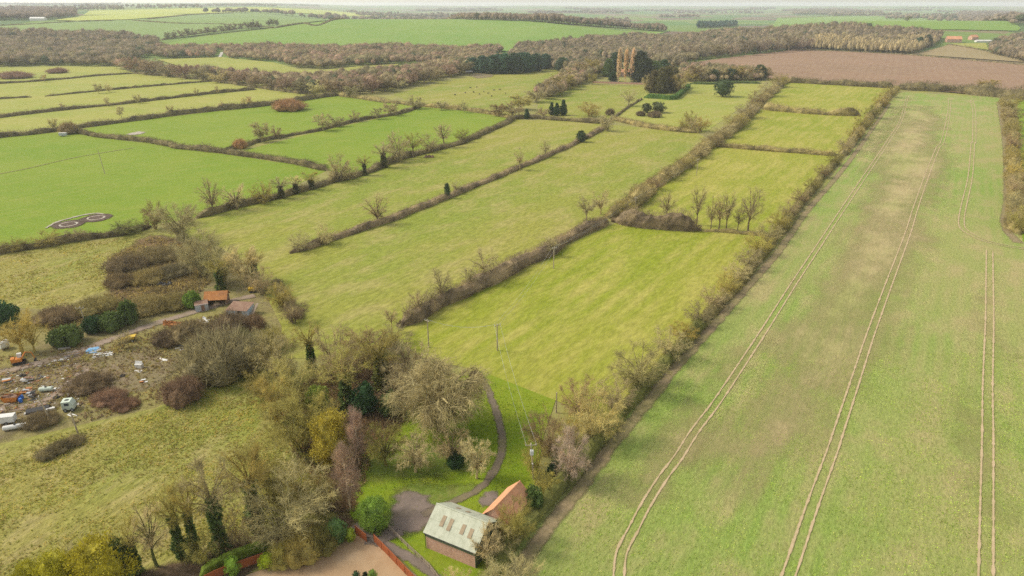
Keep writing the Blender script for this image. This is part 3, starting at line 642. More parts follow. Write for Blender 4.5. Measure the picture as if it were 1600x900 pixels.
ORD = ['first', 'second', 'third', 'fourth', 'fifth', 'sixth', 'seventh', 'eighth', 'ninth', 'tenth', 'eleventh', 'twelfth', 'thirteenth', 'fourteenth', 'fifteenth', 'sixteenth', 'seventeenth', 'eighteenth', 'nineteenth', 'twentieth',
       'twenty-first', 'twenty-second', 'twenty-third', 'twenty-fourth', 'twenty-fifth', 'twenty-sixth', 'twenty-seventh', 'twenty-eighth', 'twenty-ninth', 'thirtieth']

# ------------------------------------------------------------------ hedges
def hedge(label, pts, h, w, color, seed=0, rough=0.3, dens=1.0, name='hedge', leaf=False, trim=False, mat='hedge', group=None):
    W = [at(*p) for p in pts]
    d = np.mean([x.length for x in W]); step = max(0.7, min(6, d * 0.006))
    C, ln = smooth_line(W, step); n = len(C); r = np.random.default_rng(seed + int(ln))
    tan = unit(np.gradient(C, axis=0)); nor = np.stack([-tan[:, 1], tan[:, 0]], 1); Z = ground_z(C[:, 0], C[:, 1])
    s = np.linspace(0, ln, n)
    def wander(per, lo, hi):
        k = max(2, int(ln / per) + 2); return np.interp(s, np.linspace(0, ln, k), r.uniform(lo, hi, k))
    rg = 0.06 if trim else rough
    hm = h * wander(2.5 + 1.2 * h, 1 - rg * 1.1, 1 + rg * 1.1) * wander(30, 1 - rg * .6, 1 + rg * .6); wm = w * wander(5 + h, 1 - rg, 1 + rg); side = (0 if trim else 1) * wander(9, -.18, .18) * w
    tap = np.clip(np.minimum(s, ln - s) / (w * 0.8), 0.25, 1); hm = hm * tap; wm = wm * tap
    prof = np.array([(-.5, -0.03), (-.52, .38), (-.36, .82), (0, 1), (.36, .82), (.52, .38), (.5, -0.03)]) if not trim else np.array([(-.5, -0.03), (-.5, .5), (-.47, .97), (0, 1), (.47, .97), (.5, .5), (.5, -0.03)])
    g = Geo(); m = len(prof); cs = 0.97 if trim else 0.8
    jit = r.uniform(0.86, 1.1, (n, m)) if not trim else r.uniform(0.97, 1.03, (n, m))
    off = side[:, None] + prof[None, :, 0] * wm[:, None] * jit * cs
    V = np.stack([C[:, None, 0] + nor[:, None, 0] * off, C[:, None, 1] + nor[:, None, 1] * off, Z[:, None] + prof[None, :, 1] * hm[:, None] * jit * cs], 2)
    p = (np.arange(n - 1)[:, None] * m + np.arange(m - 1)[None]).ravel()
    T = np.concatenate([np.stack([p, p + 1, p + m + 1], 1), np.stack([p, p + m + 1, p + m], 1)])
    e0, e1 = [(0, i, i + 1) for i in range(1, m - 1)], [((n - 1) * m, (n - 1) * m + i + 1, (n - 1) * m + i) for i in range(1, m - 1)]
    g.add(V.reshape(-1, 3), np.concatenate([T, e0, e1]))
    tw = max(0.05, d * 0.00042)
    k = int(ln * (2 * h + w) * dens * 1.5 * (0.05 / tw) ** 0.9 * (10 if d < 500 else 5))
    k = min(k, 70000); tw *= 0.85
    i = r.integers(0, n - 1, k); f = r.random(k); u = r.uniform(0.03, 0.97, k) * (m - 1); iu = u.astype(int); fu = u - iu
    q = prof[iu] * (1 - fu)[:, None] + prof[np.minimum(iu + 1, m - 1)] * fu[:, None]
    Ci = C[i] * (1 - f)[:, None] + C[i + 1] * f[:, None]; ks = r.uniform(0.66, 1.06, k) if not trim else r.uniform(0.93, 1.0, k)
    o = side[i] + q[:, 0] * wm[i] * ks
    P = np.column_stack([Ci + nor[i] * o[:, None], Z[i] + q[:, 1] * hm[i] * ks])
    D = np.column_stack([nor[i] * (q[:, 0] * 1.5)[:, None], (q[:, 1] - 0.25)]) + r.normal(size=(k, 3)) * 0.5 + [0, 0, 0.35]
    if trim or leaf: g.leaves(P, D, r.uniform(0.6, 1.3, k) * max(tw * 3, 0.25), max(tw * 1.8, 0.14))
    else: g.slivers(P, D, r.uniform(0.4, 1.1, k) * (0.2 * h + 0.3) * (1 + tw), tw)
    ob = g.build(name, M['leaf'] if (leaf or trim) else M[mat], None, color)
    return tag(ob, label, 'hedge', group or 'field hedges')

# ------------------------------------------------------------------ woods far off
def inside(poly, X):
    ins = np.zeros(len(X), bool); B = np.asarray(poly)
    for a, b in zip(B, np.roll(B, -1, 0)):
        c = (a[1] > X[:, 1]) != (b[1] > X[:, 1])
        if abs(b[1] - a[1]) > 1e-9: ins ^= c & (X[:, 0] < (b[0] - a[0]) * (X[:, 1] - a[1]) / (b[1] - a[1]) + a[0])
    return ins
def wood(label, pts, spacing, h, colors, seed=0, crown=0.4, nsl=60, conical=0.0, world=None, evergreen=0.04, name='woodland'):
    W = world or [at(*p) for p in pts]; poly = [(w[0], w[1]) for w in W]; B = np.array(poly); r = np.random.default_rng(seed + 3)
    gx, gy = np.meshgrid(np.arange(B[:, 0].min(), B[:, 0].max() + spacing, spacing), np.arange(B[:, 1].min(), B[:, 1].max() + spacing, spacing * 0.87))
    gx[1::2] += spacing / 2; X = np.stack([gx.ravel(), gy.ravel()], 1); X += r.uniform(-.42, .42, X.shape) * spacing
    X = X[inside(poly, X)]; n = len(X)
    if n == 0: return None
    dist = np.hypot(X[:, 0], X[:, 1]); Z = ground_z(X[:, 0], X[:, 1])
    cl = np.sin(X[:, 0] * 0.03 + seed) * np.sin(X[:, 1] * 0.022 + seed * 2)
    hh = h * r.uniform(0.65, 1.15, n) * (1 + 0.15 * cl); cr = hh * crown * r.uniform(0.7, 1.35, n)
    colors = np.array(colors); ci = np.clip(((cl * 0.5 + 0.5) * len(colors) + r.normal(size=n) * 0.9).astype(int), 0, len(colors) - 1)
    tint = colors[ci] * r.uniform(0.72, 1.32, (n, 1))
    ev = r.random(n) < evergreen; tint[ev] = np.array((0.06, 0.075, 0.04))
    # crowns: a rounded inner mass and many upswept twig sprays
    seg = 6; lv = ((-0.62, 0.62), (-0.1, 0.96), (0.45, 0.82), (0.85, 0.42)); a = np.arange(seg) * 2 * math.pi / seg
    zc = hh * 0.58; rz = hh * 0.42; ks = 0.9
    rings = []
    for zz, rr in lv:
        k = r.uniform(0.8, 1.12, (n, seg)) * ks * ((1 - conical) + conical * (0.75 - 0.7 * zz))
        rings.append(np.stack([X[:, None, 0] + np.cos(a) * cr[:, None] * rr * k, X[:, None, 1] + np.sin(a) * cr[:, None] * rr * k, (Z + zc + rz * zz * ks)[:, None] + 0 * k], 2))
    V = np.concatenate(rings, 1); per = seg * len(lv)
    V = np.concatenate([V, np.stack([X[:, 0], X[:, 1], Z + zc + rz * ks], 1)[:, None]], 1); per += 1
    T1 = []
    for i in range(len(lv) - 1):
        for j in range(seg):
            p, q = i * seg + j, i * seg + (j + 1) % seg; T1 += [(p, q, q + seg), (p, q + seg, p + seg)]
    for j in range(seg): T1.append(((len(lv) - 1) * seg + j, (len(lv) - 1) * seg + (j + 1) % seg, per - 1))
    T = (np.arange(n)[:, None, None] * per + np.array(T1)[None]).reshape(-1, 3)
    g = Geo(); g.add(V.reshape(-1, 3), T); tv = np.repeat(tint * 0.92, per, 0)
    # trunks
    tw = np.maximum(0.3, dist * 0.0004)
    TV = np.stack([np.stack([X[:, 0] - tw / 2, X[:, 1], Z - 0.3], 1), np.stack([X[:, 0] + tw / 2, X[:, 1], Z - 0.3], 1), np.stack([X[:, 0], X[:, 1] + tw / 2, Z - 0.3], 1), np.stack([X[:, 0], X[:, 1], Z + hh * 0.7], 1)], 1).reshape(-1, 3)
    b = np.arange(n)[:, None] * 4; g.add(TV, np.concatenate([b + [0, 1, 3], b + [1, 2, 3], b + [2, 0, 3]])); tv = np.vstack([tv, np.repeat(tint * 0.9, 4, 0)])
    # sprays
    k = n * nsl; idx = np.repeat(np.arange(n), nsl); d = unit(r.normal(size=(k, 3))); d[:, 2] = np.where(r.random(k) < 0.75, np.abs(d[:, 2]), d[:, 2])
    rad = np.stack([cr[idx], cr[idx], rz[idx]], 1) * r.uniform(0.6, 0.95, (k, 1))
    if conical: rad[:, :2] *= ((1 - conical) + conical * (0.85 - 0.7 * d[:, 2]))[:, None]
    P = np.column_stack([X[idx], (Z + zc)[idx]]) + d * rad
    g.slivers(P, d * 0.6 + r.normal(size=(k, 3)) * 0.35 + [0, 0, 0.6], cr[idx] * r.uniform(0.3, 0.65, k), np.maximum(0.16, dist[idx] * 0.0004))
    tv = np.vstack([tv, np.repeat(tint[idx] * r.uniform(0.9, 1.15, (k, 1)), 3, 0)])
    me = g.mesh('woodland'); at_ = me.color_attributes.new('tint', 'FLOAT_COLOR', 'POINT')
    at_.data.foreach_set('color', np.column_stack([tv, np.ones(len(tv))]).astype(np.float32).ravel())
    return tag(put(name, me, M['wood']), label, 'wood', kind='stuff')

WB = [(0.165, 0.135, 0.092), (0.19, 0.155, 0.105), (0.175, 0.15, 0.085), (0.21, 0.165, 0.115), (0.145, 0.125, 0.08)]
WR = [(0.225, 0.165, 0.112), (0.205, 0.165, 0.10), (0.215, 0.175, 0.105), (0.235, 0.16, 0.118), (0.165, 0.145, 0.08)]
wood('large brown bare woodland behind the pale pasture strips', [(-250, 53), (0, 52), (110, 56), (200, 59), (248, 66), (250, 76), (225, 90), (180, 104), (90, 103), (0, 104), (-250, 108)], 10.5, 14, WB, 1, 0.5)
wood('reddish bare woodland below the huge hillside field', [(228, 78), (340, 76), (600, 77), (790, 80), (740, 96), (622, 101), (560, 104), (500, 108), (466, 107), (430, 97), (354, 92), (352, 80), (336, 80), (334, 91), (250, 92)], 10, 11.5, WR, 2, 0.52)
wood('brown woodland belt bordering the bright paddocks', [(172, 106), (240, 111), (300, 118), (350, 121), (400, 123), (500, 127), (560, 122), (622, 115), (720, 100), (790, 92), (760, 108), (735, 113), (680, 126), (605, 143), (540, 147), (470, 144), (400, 134), (300, 121), (212, 114)], 8.5, 12, WR, 3, 0.46)
wood('brown woodland behind the house with tall poplars', [(790, 92), (810, 78), (900, 68), (1000, 60), (1060, 62), (1090, 95), (1060, 108), (1000, 100), (940, 95), (880, 104), (840, 104)], 8, 13, WB, 4)
wood('long dark wood between hillside field and ploughed field', [(1040, 84), (1060, 62), (1130, 54), (1250, 47), (1400, 51), (1470, 60), (1460, 71), (1420, 84), (1260, 76), (1160, 86), (1090, 95)], 9.5, 15, WB, 5)
wood('pale straw coloured larch block in the long dark wood', [(1266, 78), (1275, 66), (1440, 68), (1462, 71), (1424, 86)], 6.5, 17, [(0.27, 0.22, 0.125), (0.3, 0.245, 0.14)], 6, 0.26, 30, 0.6, evergreen=0.01)
wood('dark wood at the frame edge beside the stubble field', [(1545, 84), (1550, 72), (1580, 62), (1700, 62), (1720, 110), (1600, 98)], 9, 15, WB, 7, evergreen=0.12)
_c = [at(x, y) for x, y in ((655, 30.5), (730, 31.5), (800, 33.5), (860, 37), (920, 41), (980, 45), (1040, 50))]
wood('long strip of bare trees on the crest of the hill field', None, 8, 17, [(0.17, 0.135, 0.1), (0.19, 0.15, 0.11)], 8, nsl=40, evergreen=0.08, world=[(v.x, v.y) for v in _c] + [(v.x * 1.03, v.y + 70) for v in reversed(_c)])
wood('dark conifer plantation on the far slope', [(1090, 45), (1150, 42), (1152, 38), (1090, 40)], 16, 18, [(0.03, 0.06, 0.05), (0.035, 0.07, 0.05)], 9, 0.4, 16, 0.6)
wood('rounded dark wood on the distant green hill', [(1500, 33), (1580, 40), (1600, 38), (1600, 24), (1560, 20), (1500, 22)], 26, 20, [(0.15, 0.12, 0.09), (0.17, 0.14, 0.11)], 10, 0.6, 14)
wood('hilltop wood with a white barn at its edge', [(-200, 34), (0, 32), (60, 32), (120, 27), (118, 20), (40, 16), (-200, 20)], 22, 19, [(0.15, 0.12, 0.095), (0.18, 0.14, 0.11)], 11, 0.6, 16)
wood('flat wood far out on the hazy plain', [(1240, 23), (1330, 24), (1330, 18), (1240, 18)], 34, 22, [(0.13, 0.11, 0.08), (0.16, 0.13, 0.1)], 12, 0.7, 10)
wood('scrubby tree screen between garden hedge and ploughed field', [(1062, 127), (1110, 128), (1195, 126), (1200, 114), (1120, 108), (1062, 106)], 6, 8, WR, 13)
wood('brown trees filling the slope behind the diagonal row', [(800, 97), (860, 92), (940, 100), (950, 112), (925, 118), (880, 112), (850, 106)], 7, 12, WB, 14)
wood('brown trees packed between pasture and brick wall paddock', [(838, 152), (872, 128), (905, 106), (942, 108), (925, 126), (895, 140), (858, 158)], 6.5, 11, WR, 15)
# hazy woods scattered out to the horizon
rw = np.random.default_rng(77)
for k in range(60):
    yy = rw.uniform(2900, 9500); az = rw.uniform(-0.72, 0.78); L_, Wd = rw.uniform(200, 900), rw.uniform(25, 110); th = rw.uniform(-0.25, 0.25)
    c = np.array([az * yy, yy]); u = np.array([math.cos(th), math.sin(th)]); v = np.array([-u[1], u[0]])
    wood('bare wood on the hazy plain towards the horizon', None, 26, 21, [(0.14, 0.115, 0.085), (0.17, 0.135, 0.1)], 100 + k, 0.6, 8, world=[c + u * L_ / 2 + v * Wd * .4, c - u * L_ / 2 + v * Wd * .5, c - u * L_ / 2 - v * Wd * .5, c + u * L_ / 2 - v * Wd * .4])['group'] = 'woods towards the horizon'

# ------------------------------------------------------------------ the hedges, one by one
HB = (0.19, 0.15, 0.10); HO = (0.215, 0.18, 0.085); HD = (0.135, 0.115, 0.065)
hedge('thin hedge between the two topmost pale pasture strips', [(-120, 139), (0, 131), (50, 128), (110, 123), (150, 119), (210, 115)], 2.4, 2.6, HD, 1)
hedge('hedge running along the foot of the brown woodland belt', [(210, 115), (300, 123), (360, 131), (400, 137), (450, 144), (490, 148)], 2.8, 3.2, HD, 2)
hedge('short hedge stub ending at the gap', [(-120, 163), (0, 155), (50, 152)], 2.2, 2.4, HD, 3)
hedge('thin hedge starting at the gap in the pale pasture', [(70, 151), (150, 143), (250, 134), (335, 127)], 2.2, 2.4, HD, 4)
hedge('straight hedge across the pale pasture below the gapped one', [(-120, 200), (0, 184), (100, 172), (200, 162), (300, 150), (400, 140)], 3.2, 3.8, HD, 5)
hedge('thick brown hedge dividing pale strips from bright paddocks', [(-120, 236), (0, 215), (50, 210), (100, 203), (200, 190), (300, 177), (400, 167), (480, 156), (528, 149)], 4.2, 5.0, HD, 6)
hedge('winding hedge below the upper bright paddock', [(112, 205), (150, 213), (180, 217), (238, 223), (275, 231), (340, 238), (400, 246), (465, 257), (512, 267)], 3.3, 4.2, HD, 7)
hedge('hedge with bare trees between the two bright paddocks', [(345, 238), (385, 229), (400, 223), (450, 213), (500, 204), (560, 189), (625, 178), (657, 167)], 2.4, 2.8, HD, 8)
hedge('scrubby hedge along the top of the bright paddocks', [(528, 150), (560, 154), (600, 160), (640, 164), (680, 168), (725, 173), (770, 179), (800, 185)], 3.8, 4.5, HO, 9, 0.4)
hedge('hedge between the feeding-ring pasture and the dry meadow', [(-120, 415), (0, 396), (60, 387), (120, 376), (185, 368), (235, 354)], 3.0, 4.0, HD, 10, 0.4)
hedge('dark diagonal hedge with trees above the long pasture', [(305, 341), (350, 329), (400, 317), (460, 302), (520, 285), (570, 272), (625, 250), (682, 235), (725, 223), (765, 205), (803, 187)], 3.2, 4.6, HD, 11, 0.35)
hedge('brown hedge dividing the two long pastures', [(452, 396), (500, 382), (560, 362), (620, 341), (660, 325), (705, 307), (750, 288), (800, 268), (850, 247), (900, 224), (945, 200)], 2.6, 3.4, HB, 12)
hedge('dark hedge at the far end of the longest pasture', [(800, 187), (825, 185), (882, 189), (937, 193), (955, 190)], 3.8, 4.5, HD, 13, 0.35)
hedge('thick clipped hedge below the wide pale lawn', [(955, 187), (1000, 197), (1040, 203), (1092, 208)], 3.8, 5.5, HO, 14, 0.15)
hedge('low brown hedge between the paddock and the pale lawn', [(952, 190), (968, 178), (985, 166), (1003, 155)], 1.8, 2.2, HD, 15)
hedge('tall overgrown hedge between copse and largest paddock corner', [(622, 512), (660, 495), (700, 471), (750, 447), (800, 421), (850, 397), (900, 369), (945, 345)], 4.4, 5.8, HB, 16, 0.3)
hedge('overgrown boundary hedge beside the second and third paddocks', [(950, 342), (985, 325), (1005, 305), (1030, 285), (1060, 268), (1090, 245), (1110, 228), (1140, 208), (1165, 188), (1190, 160), (1228, 126)], 5.0, 7.0, HO, 17, 0.4)
hedge('thick hedge beside the row of bare trees', [(955, 346), (985, 350), (1010, 355), (1050, 359), (1096, 361)], 6.2, 6.0, HB, 18, 0.3)
hedge('sparse low hedge at the foot of the bare tree row', [(1096, 361), (1130, 363), (1165, 366), (1205, 370)], 1.4, 1.8, HO, 19, 0.5, 0.6)
hedge('clipped olive hedge between the second and third paddocks', [(1108, 228), (1150, 232), (1200, 236), (1260, 240), (1310, 244)], 3.4, 3.6, HO, 20, 0.2)
hedge('bushy hedge between the two farthest paddocks', [(1190, 171), (1240, 176), (1300, 180), (1345, 181)], 5.8, 5.0, HO, 21, 0.5)
hedge('dark hedge between the farthest paddock and ploughed soil', [(1228, 129), (1290, 132), (1340, 135), (1398, 138)], 6.5, 6.0, HD, 22, 0.4)
hedge('long boundary hedge between barn and crop field', [(720, 960), (760, 905), (835, 806), (890, 742), (945, 678), (1000, 617), (1055, 556), (1100, 505)], 2.6, 3.0, (0.13, 0.135, 0.045), 23, 0.4, 1.1)
hedge('long boundary hedge between largest paddock and crop field', [(1100, 505), (1140, 457), (1190, 400), (1235, 340), (1270, 296), (1315, 244)], 2.6, 3.2, (0.16, 0.14, 0.06), 24, 0.4)
hedge('long boundary hedge beside the two farthest paddocks', [(1315, 244), (1345, 205), (1375, 168), (1400, 140)], 4.5, 5.0, HO, 25, 0.4)
hedge('dark leafy hedge between crop field and ploughed field', [(1396, 139), (1440, 142), (1490, 144), (1530, 149), (1600, 156), (1720, 168)], 9.0, 8.0, HD, 26, 0.4)
hedge('short thick hedge standing at the edge of the crop field', [(1570, 158), (1578, 200), (1582, 260), (1586, 320), (1590, 366)], 4.6, 6.0, HO, 27, 0.35)
hedge('thin hedge between the ploughed field and the big wood', [(1250, 79), (1330, 82), (1420, 87), (1510, 95), (1600, 103), (1720, 116)], 3.0, 3.5, HD, 28)
hedge('hedge curving round the stubble field', [(1478, 70), (1520, 77), (1560, 86), (1598, 97)], 3.0, 3.0, HD, 29)
hedge('hedge with tall trees climbing to the hillside field', [(250, 63), (300, 55), (350, 49), (400, 43), (430, 44)], 3.5, 5.0, HD, 30)
hedge('dark hedge along the crest of the hillside field', [(430, 44), (470, 37), (520, 32), (580, 29), (640, 28), (700, 29)], 3.5, 5.0, HD, 31)
hedge('thin dark hedge crossing the far dark green fields', [(205, 33), (270, 37), (330, 38), (400, 41)], 3.0, 5.0, HD, 32)
hedge('faint hedge slanting across the far dark field', [(-40, 43), (40, 39), (110, 35), (180, 33)], 3.0, 5.0, HD, 33)
hedge('hedge bordering the far hilltop fields', [(230, 31), (300, 24), (365, 21)], 3.0, 6.0, HD, 34)
hedge('distant hedge below the hazy wood', [(1220, 29), (1330, 25), (1420, 27), (1490, 31)], 3.0, 6.0, HD, 35)
hedge('neatly trimmed green hedge round the tall fir clump', [(1006, 153), (1030, 154.5), (1053, 155.5), (1066, 146), (1076, 137)], 4.0, 3.4, (0.06, 0.12, 0.025), 36, trim=True)
hedge('trimmed green garden hedge beyond the round evergreen', [(1078, 131), (1110, 132), (1150, 130), (1190, 131)], 2.2, 3.0, (0.09, 0.13, 0.04), 37, trim=True)
hedge('clipped lime green hedge behind the red garden fence', [(312, 905), (345, 886), (385, 868), (425, 856)], 1.8, 1.0, (0.16, 0.22, 0.03), 38, trim=True)
hedge('scrubby hedge beside the beige gravel garden', [(425, 872), (460, 858), (500, 842), (540, 828)], 2.6, 3.0, OLIVE, 39, 0.5, 1.3)
hedge('bushy hedge flanking the rough meadow by the scrapyard track', [(430, 440), (445, 470), (468, 500)], 3.0, 3.2, HO, 40, 0.4)

# ------------------------------------------------------------------ trees and bushes of the copse and the house plot
def T(kind, px, py, ty, w, color, label, **k): return tree(kind, px, py, ty, w, color, label, **k)
T('weep', 690, 672, 562, 136, darker(PALE, .8), 'largest pale weeping bare tree in the middle of the lawn')
T('dense', 655, 625, 545, 90, darker(GREY, 1.0), 'grey spreading bare tree behind the largest weeping one')
T('apple', 650, 738, 688, 62, darker(PALE, .85), 'gnarled orchard tree with dark leaning trunk on the lawn')
T('apple', 706, 722, 672, 58, darker(PALE, .8), 'middle orchard tree beside the dark evergreen bush')
T('apple', 745, 748, 690, 52, PALE, 'pale orchard tree nearest the curving drive')
T('apple', 603, 728, 664, 62, OLIVE, 'olive orchard tree beside the russet bracken')
T('ivybush', 712, 728, 708, 24, DGREEN, 'dark evergreen bush with pale flowers under orchard trees')
T('leafy', 521, 724, 646, 62, BRONZE, 'rounded yellow leaved tree beside the pink birches')
T('birch', 547, 797, 690, 36, PINK, 'tall pink twigged birch with white trunk by the laurel', bark=(0.5, 0.42, 0.32))
T('birch', 561, 728, 636, 26, PINK, 'slender pink birch behind the yellow leaved tree', bark=(0.45, 0.36, 0.28))
T('dense', 470, 702, 606, 98, OLIVE, 'broad dark olive tree at the corner of the copse')
T('dense', 430, 660, 590, 56, OLIVE, 'small yellowish tree at the outer corner of the copse')
T('ivyash', 543, 640, 543, 70, OLIVE, 'ivy clad tree with pale trunk in the copse centre', bark=(0.26, 0.2, 0.1))
T('holly', 572, 645, 600, 38, DGREEN, 'dark green holly beside the pale trunk')
T('holly', 498, 640, 604, 34, (0.13, 0.17, 0.03), 'light green holly below the boundary line of the copse')
T('ivyash', 597, 607, 515, 80, OLIVE, 'tall olive tree at the top of the copse', ivy_col=(0.1, 0.11, 0.03))
T('dense', 530, 592, 512, 72, GREY, 'grey brown spreading tree at the upper edge of the copse')
T('scrub', 640, 600, 545, 60, DARKB, 'dark scrubby tree between copse and weeping tree')
T('scrub', 575, 560, 510, 80, BROWN, 'brown bare tree at the copse top beside long pasture')
T('scrub', 615, 545, 512, 60, GREY, 'grey bare tree where the copse meets the paddock hedge')
T('dense', 435, 592, 510, 70, darker(PALE, .75), 'pale grey bare tree beside the scrapyard corner')
T('ivyash', 488, 578, 502, 46, OLIVE, 'dark ivy covered stems between two pale copse trees', ivy_col=(0.05, 0.1, 0.02))
T('dense', 462, 632, 560, 84, (0.25, 0.22, 0.085), 'wide yellow olive tree in the middle of the copse edge')
T('scrub', 405, 620, 580, 44, (0.25, 0.22, 0.08), 'low yellow scrub tree facing the rough pasture')
T('scrub', 505, 680, 622, 50, OLIVE, 'thin olive tree behind the yellow leaved tree')
T('holly', 610, 650, 612, 30, GREEN, 'green holly bush near the weeping tree')
T('bramble', 742, 590, 576, 16, (0.07, 0.045, 0.04), 'small dark purple shrub at the end of the drive')
T('laurel', 585, 824, 780, 45, LAUREL, 'large rounded glossy laurel bush beside the yard')
T('dense', 455, 832, 738, 130, darker(PALE, .75), 'sprawling pale bare tree above the garden hedge')
T('dense', 425, 785, 700, 90, OLIVE, 'olive bare tree overhanging the rough pasture')
T('scrub', 500, 800, 735, 66, OLIVE, 'yellowish scrub tree beside the russet bracken')
T('ivyash', 402, 830, 695, 70, OLIVE, 'leaning ivy trunk tree beside the olive bare tree')
T('ivyash', 347, 862, 716, 76, GREY, 'three stemmed tall ivy tree with wide bare crown')
T('ivyash', 308, 872, 745, 52, OLIVE, 'heavily ivied tree beside the three stemmed one')
T('ivyash', 284, 872, 758, 50, OLIVE, 'dark ivy column tree second from the three stemmed one')
T('tall', 246, 885, 785, 52, GREY, 'slender twin stemmed bare tree on the garden boundary', bark=(0.1, 0.11, 0.04))
T('ivyash', 216, 895, 805, 44, OLIVE, 'leaning ivy tree beside the yellow green conifers')
T('scrub', 375, 850, 800, 60, BROWN, 'brown undergrowth tree at the foot of the ivy trees')
T('scrub', 320, 880, 830, 50, OLIVE, 'olive undergrowth at the base of the ivied trees')
T('ivybush', 195, 905, 842, 34, GREEN, 'dark ivy bush beside the largest yellow conifer')
T('scrub', 140, 890, 838, 50, GREY, 'pale grey leafless shrub behind the yellow conifers')
T('leafy', 165, 935, 848, 84, (0.26, 0.25, 0.02), 'largest yellow green conifer in the photo corner', name='conifer_tree')
T('leafy', 103, 935, 863, 60, (0.25, 0.24, 0.02), 'middle yellow green conifer of three in the corner', name='conifer_tree')
T('leafy', 55, 930, 880, 44, (0.24, 0.23, 0.02), 'smallest yellow green conifer of three in the corner', name='conifer_tree')
T('evergreen', 527, 848, 812, 34, (0.09, 0.15, 0.05), 'blue green shrub at the end of the red fence')
T('evergreen', 548, 846, 826, 17, (0.22, 0.28, 0.03), 'small lime shrub against the red fence')
T('evergreen', 419, 888, 866, 24, (0.25, 0.33, 0.02), 'bright yellow green shrub in front of the garden fence')
T('evergreen', 365, 898, 872, 26, (0.14, 0.24, 0.03), 'green shrub growing against the garden fence')
T('thicket', 470, 872, 832, 60, OLIVE, 'olive overgrown bush edging the beige gravel')
T('thicket', 440, 882, 850, 36, OLIVE, 'round straggly bush beside the bright yellow green shrub')
T('thicket', 505, 858, 822, 50, darker(OLIVE, .85), 'dark straggly bush beside the blue green shrub')
T('evergreen', 557, 905, 893, 12, DGREEN, 'small round dark shrub in the gravel garden')
T('evergreen', 583, 908, 891, 15, LAUREL, 'small round green shrub in the gravel garden')
T('holly', 571, 905, 893, 8, (0.02, 0.03, 0.015), 'narrow dark shrub between two round garden shrubs')
T('dense', 806, 950, 876, 96, PALE, 'pale bare bush in front of the barn')
T('scrub', 715, 940, 888, 46, PALE, 'pale twiggy shrub below the barn wall')
T('tall', 762, 886, 818, 46, PALE, 'bare tree leaning over the barn roof')
T('dense', 808, 850, 786, 58, OLIVE, 'olive bush hiding the red roofed outbuilding')
T('ivybush', 832, 796, 762, 32, GREEN, 'green ivy bush beside the outbuilding gable')
T('ivybush', 772, 872, 850, 18, DGREEN, 'dark green bush tucked behind the barn gable')
T('scrub', 790, 865, 820, 44, PALE, 'pale bare bush between barn and crop field')
T('dense', 888, 752, 672, 58, (0.38, 0.32, 0.24), 'whitish bare tree on the boundary by the utility pole')
T('dense', 852, 712, 640, 60, (0.25, 0.185, 0.10), 'brown bare tree beside the lawn on the boundary')
T('ivybush', 866, 742, 722, 20, DGREEN, 'dark green bush under the whitish boundary tree')
T('scrub', 835, 740, 690, 40, OLIVE, 'olive bare bush behind the transformer pole')
T('scrub', 850, 770, 735, 40, darker(YEL, .8), 'yellow twiggy bush on the boundary above outbuilding')
T('dense', 928, 690, 606, 80, (0.38, 0.33, 0.15), 'large pale yellow bare tree on the boundary')
T('scrub', 905, 650, 590, 60, BROWN, 'grey brown bare tree behind the pale yellow one')
T('scrub', 885, 690, 648, 40, darker(YEL, .75), 'golden bare bush between whitish and pale yellow trees')
T('dense', 1000, 608, 542, 80, (0.30, 0.26, 0.13), 'broad pale bare tree halfway along largest paddock')
T('scrub', 960, 640, 590, 56, GREY, 'grey bare bush below the broad pale boundary tree')
T('scrub', 1045, 560, 512, 56, PALE, 'pale bare bush above the broad boundary tree')
bd = [(1068, 535, 492, 44, YEL), (1092, 505, 462, 46, GREY), (1115, 482, 438, 46, PALE), (1135, 458, 418, 42, YEL), (1152, 438, 398, 40, PALE), (1168, 420, 374, 40, GREY), (1184, 398, 352, 44, YEL), (1200, 378, 338, 40, PALE), (1216, 360, 322, 36, YEL), (1232, 340, 306, 34, GREY), (1250, 318, 288, 30, BROWN), (1268, 298, 270, 26, OLIVE), (1285, 278, 252, 24, BROWN), (1302, 258, 232, 24, OLIVE), (1320, 236, 208, 26, GREY), (1335, 218, 190, 28, OLIVE), (1348, 202, 172, 30, OLIVE), (1362, 185, 155, 30, OLIVE), (1376, 168, 140, 30, YEL), (1390, 152, 128, 26, OLIVE)]
for k, (x, y, ty, w, c) in enumerate(bd):
    T('scrub', x, y, ty + (y - ty) * 0.22, w * .95, darker(c, .85), '%s bare bush beyond the broad pale tree along the boundary' % ORD[k], group='bare bushes along the crop field boundary')

# ------------------------------------------------------------------ hedgerow trees
for k, (x, y, ty, w) in enumerate([(1040, 345, 297, 26), (1088, 352, 288, 26), (1110, 360, 306, 18), (1122, 361, 304, 26), (1134, 361, 298, 24), (1152, 363, 316, 18), (1169, 365, 291, 34)]):
    T('tall', x, y, ty, w, darker(PALE, .75), '%s tree in the row of bare trees counted from the thick hedge' % ORD[k], group='row of bare trees between the mown paddocks', bark=(0.17, 0.135, 0.085))
T('oak', 590, 350, 304, 36, GREY, 'lone spreading oak in the hedge between long pastures', bark=(0.1, 0.075, 0.05))
T('tall', 812, 266, 230, 18, GREY, 'thin bare tree on the brown hedge past the evergreens'); T('tall', 852, 246, 218, 16, GREY, 'small bare tree on the brown hedge near its far end')
T('holly', 699, 310, 286, 9, (0.05, 0.075, 0.035), 'dark ivy stump tree in the brown hedge'); T('tall', 712, 303, 280, 14, GREY, 'pale wispy tree beside the ivy stump'); T('holly', 908, 222, 204, 15, (0.045, 0.07, 0.03), 'dark evergreen at the far end of the brown hedge')
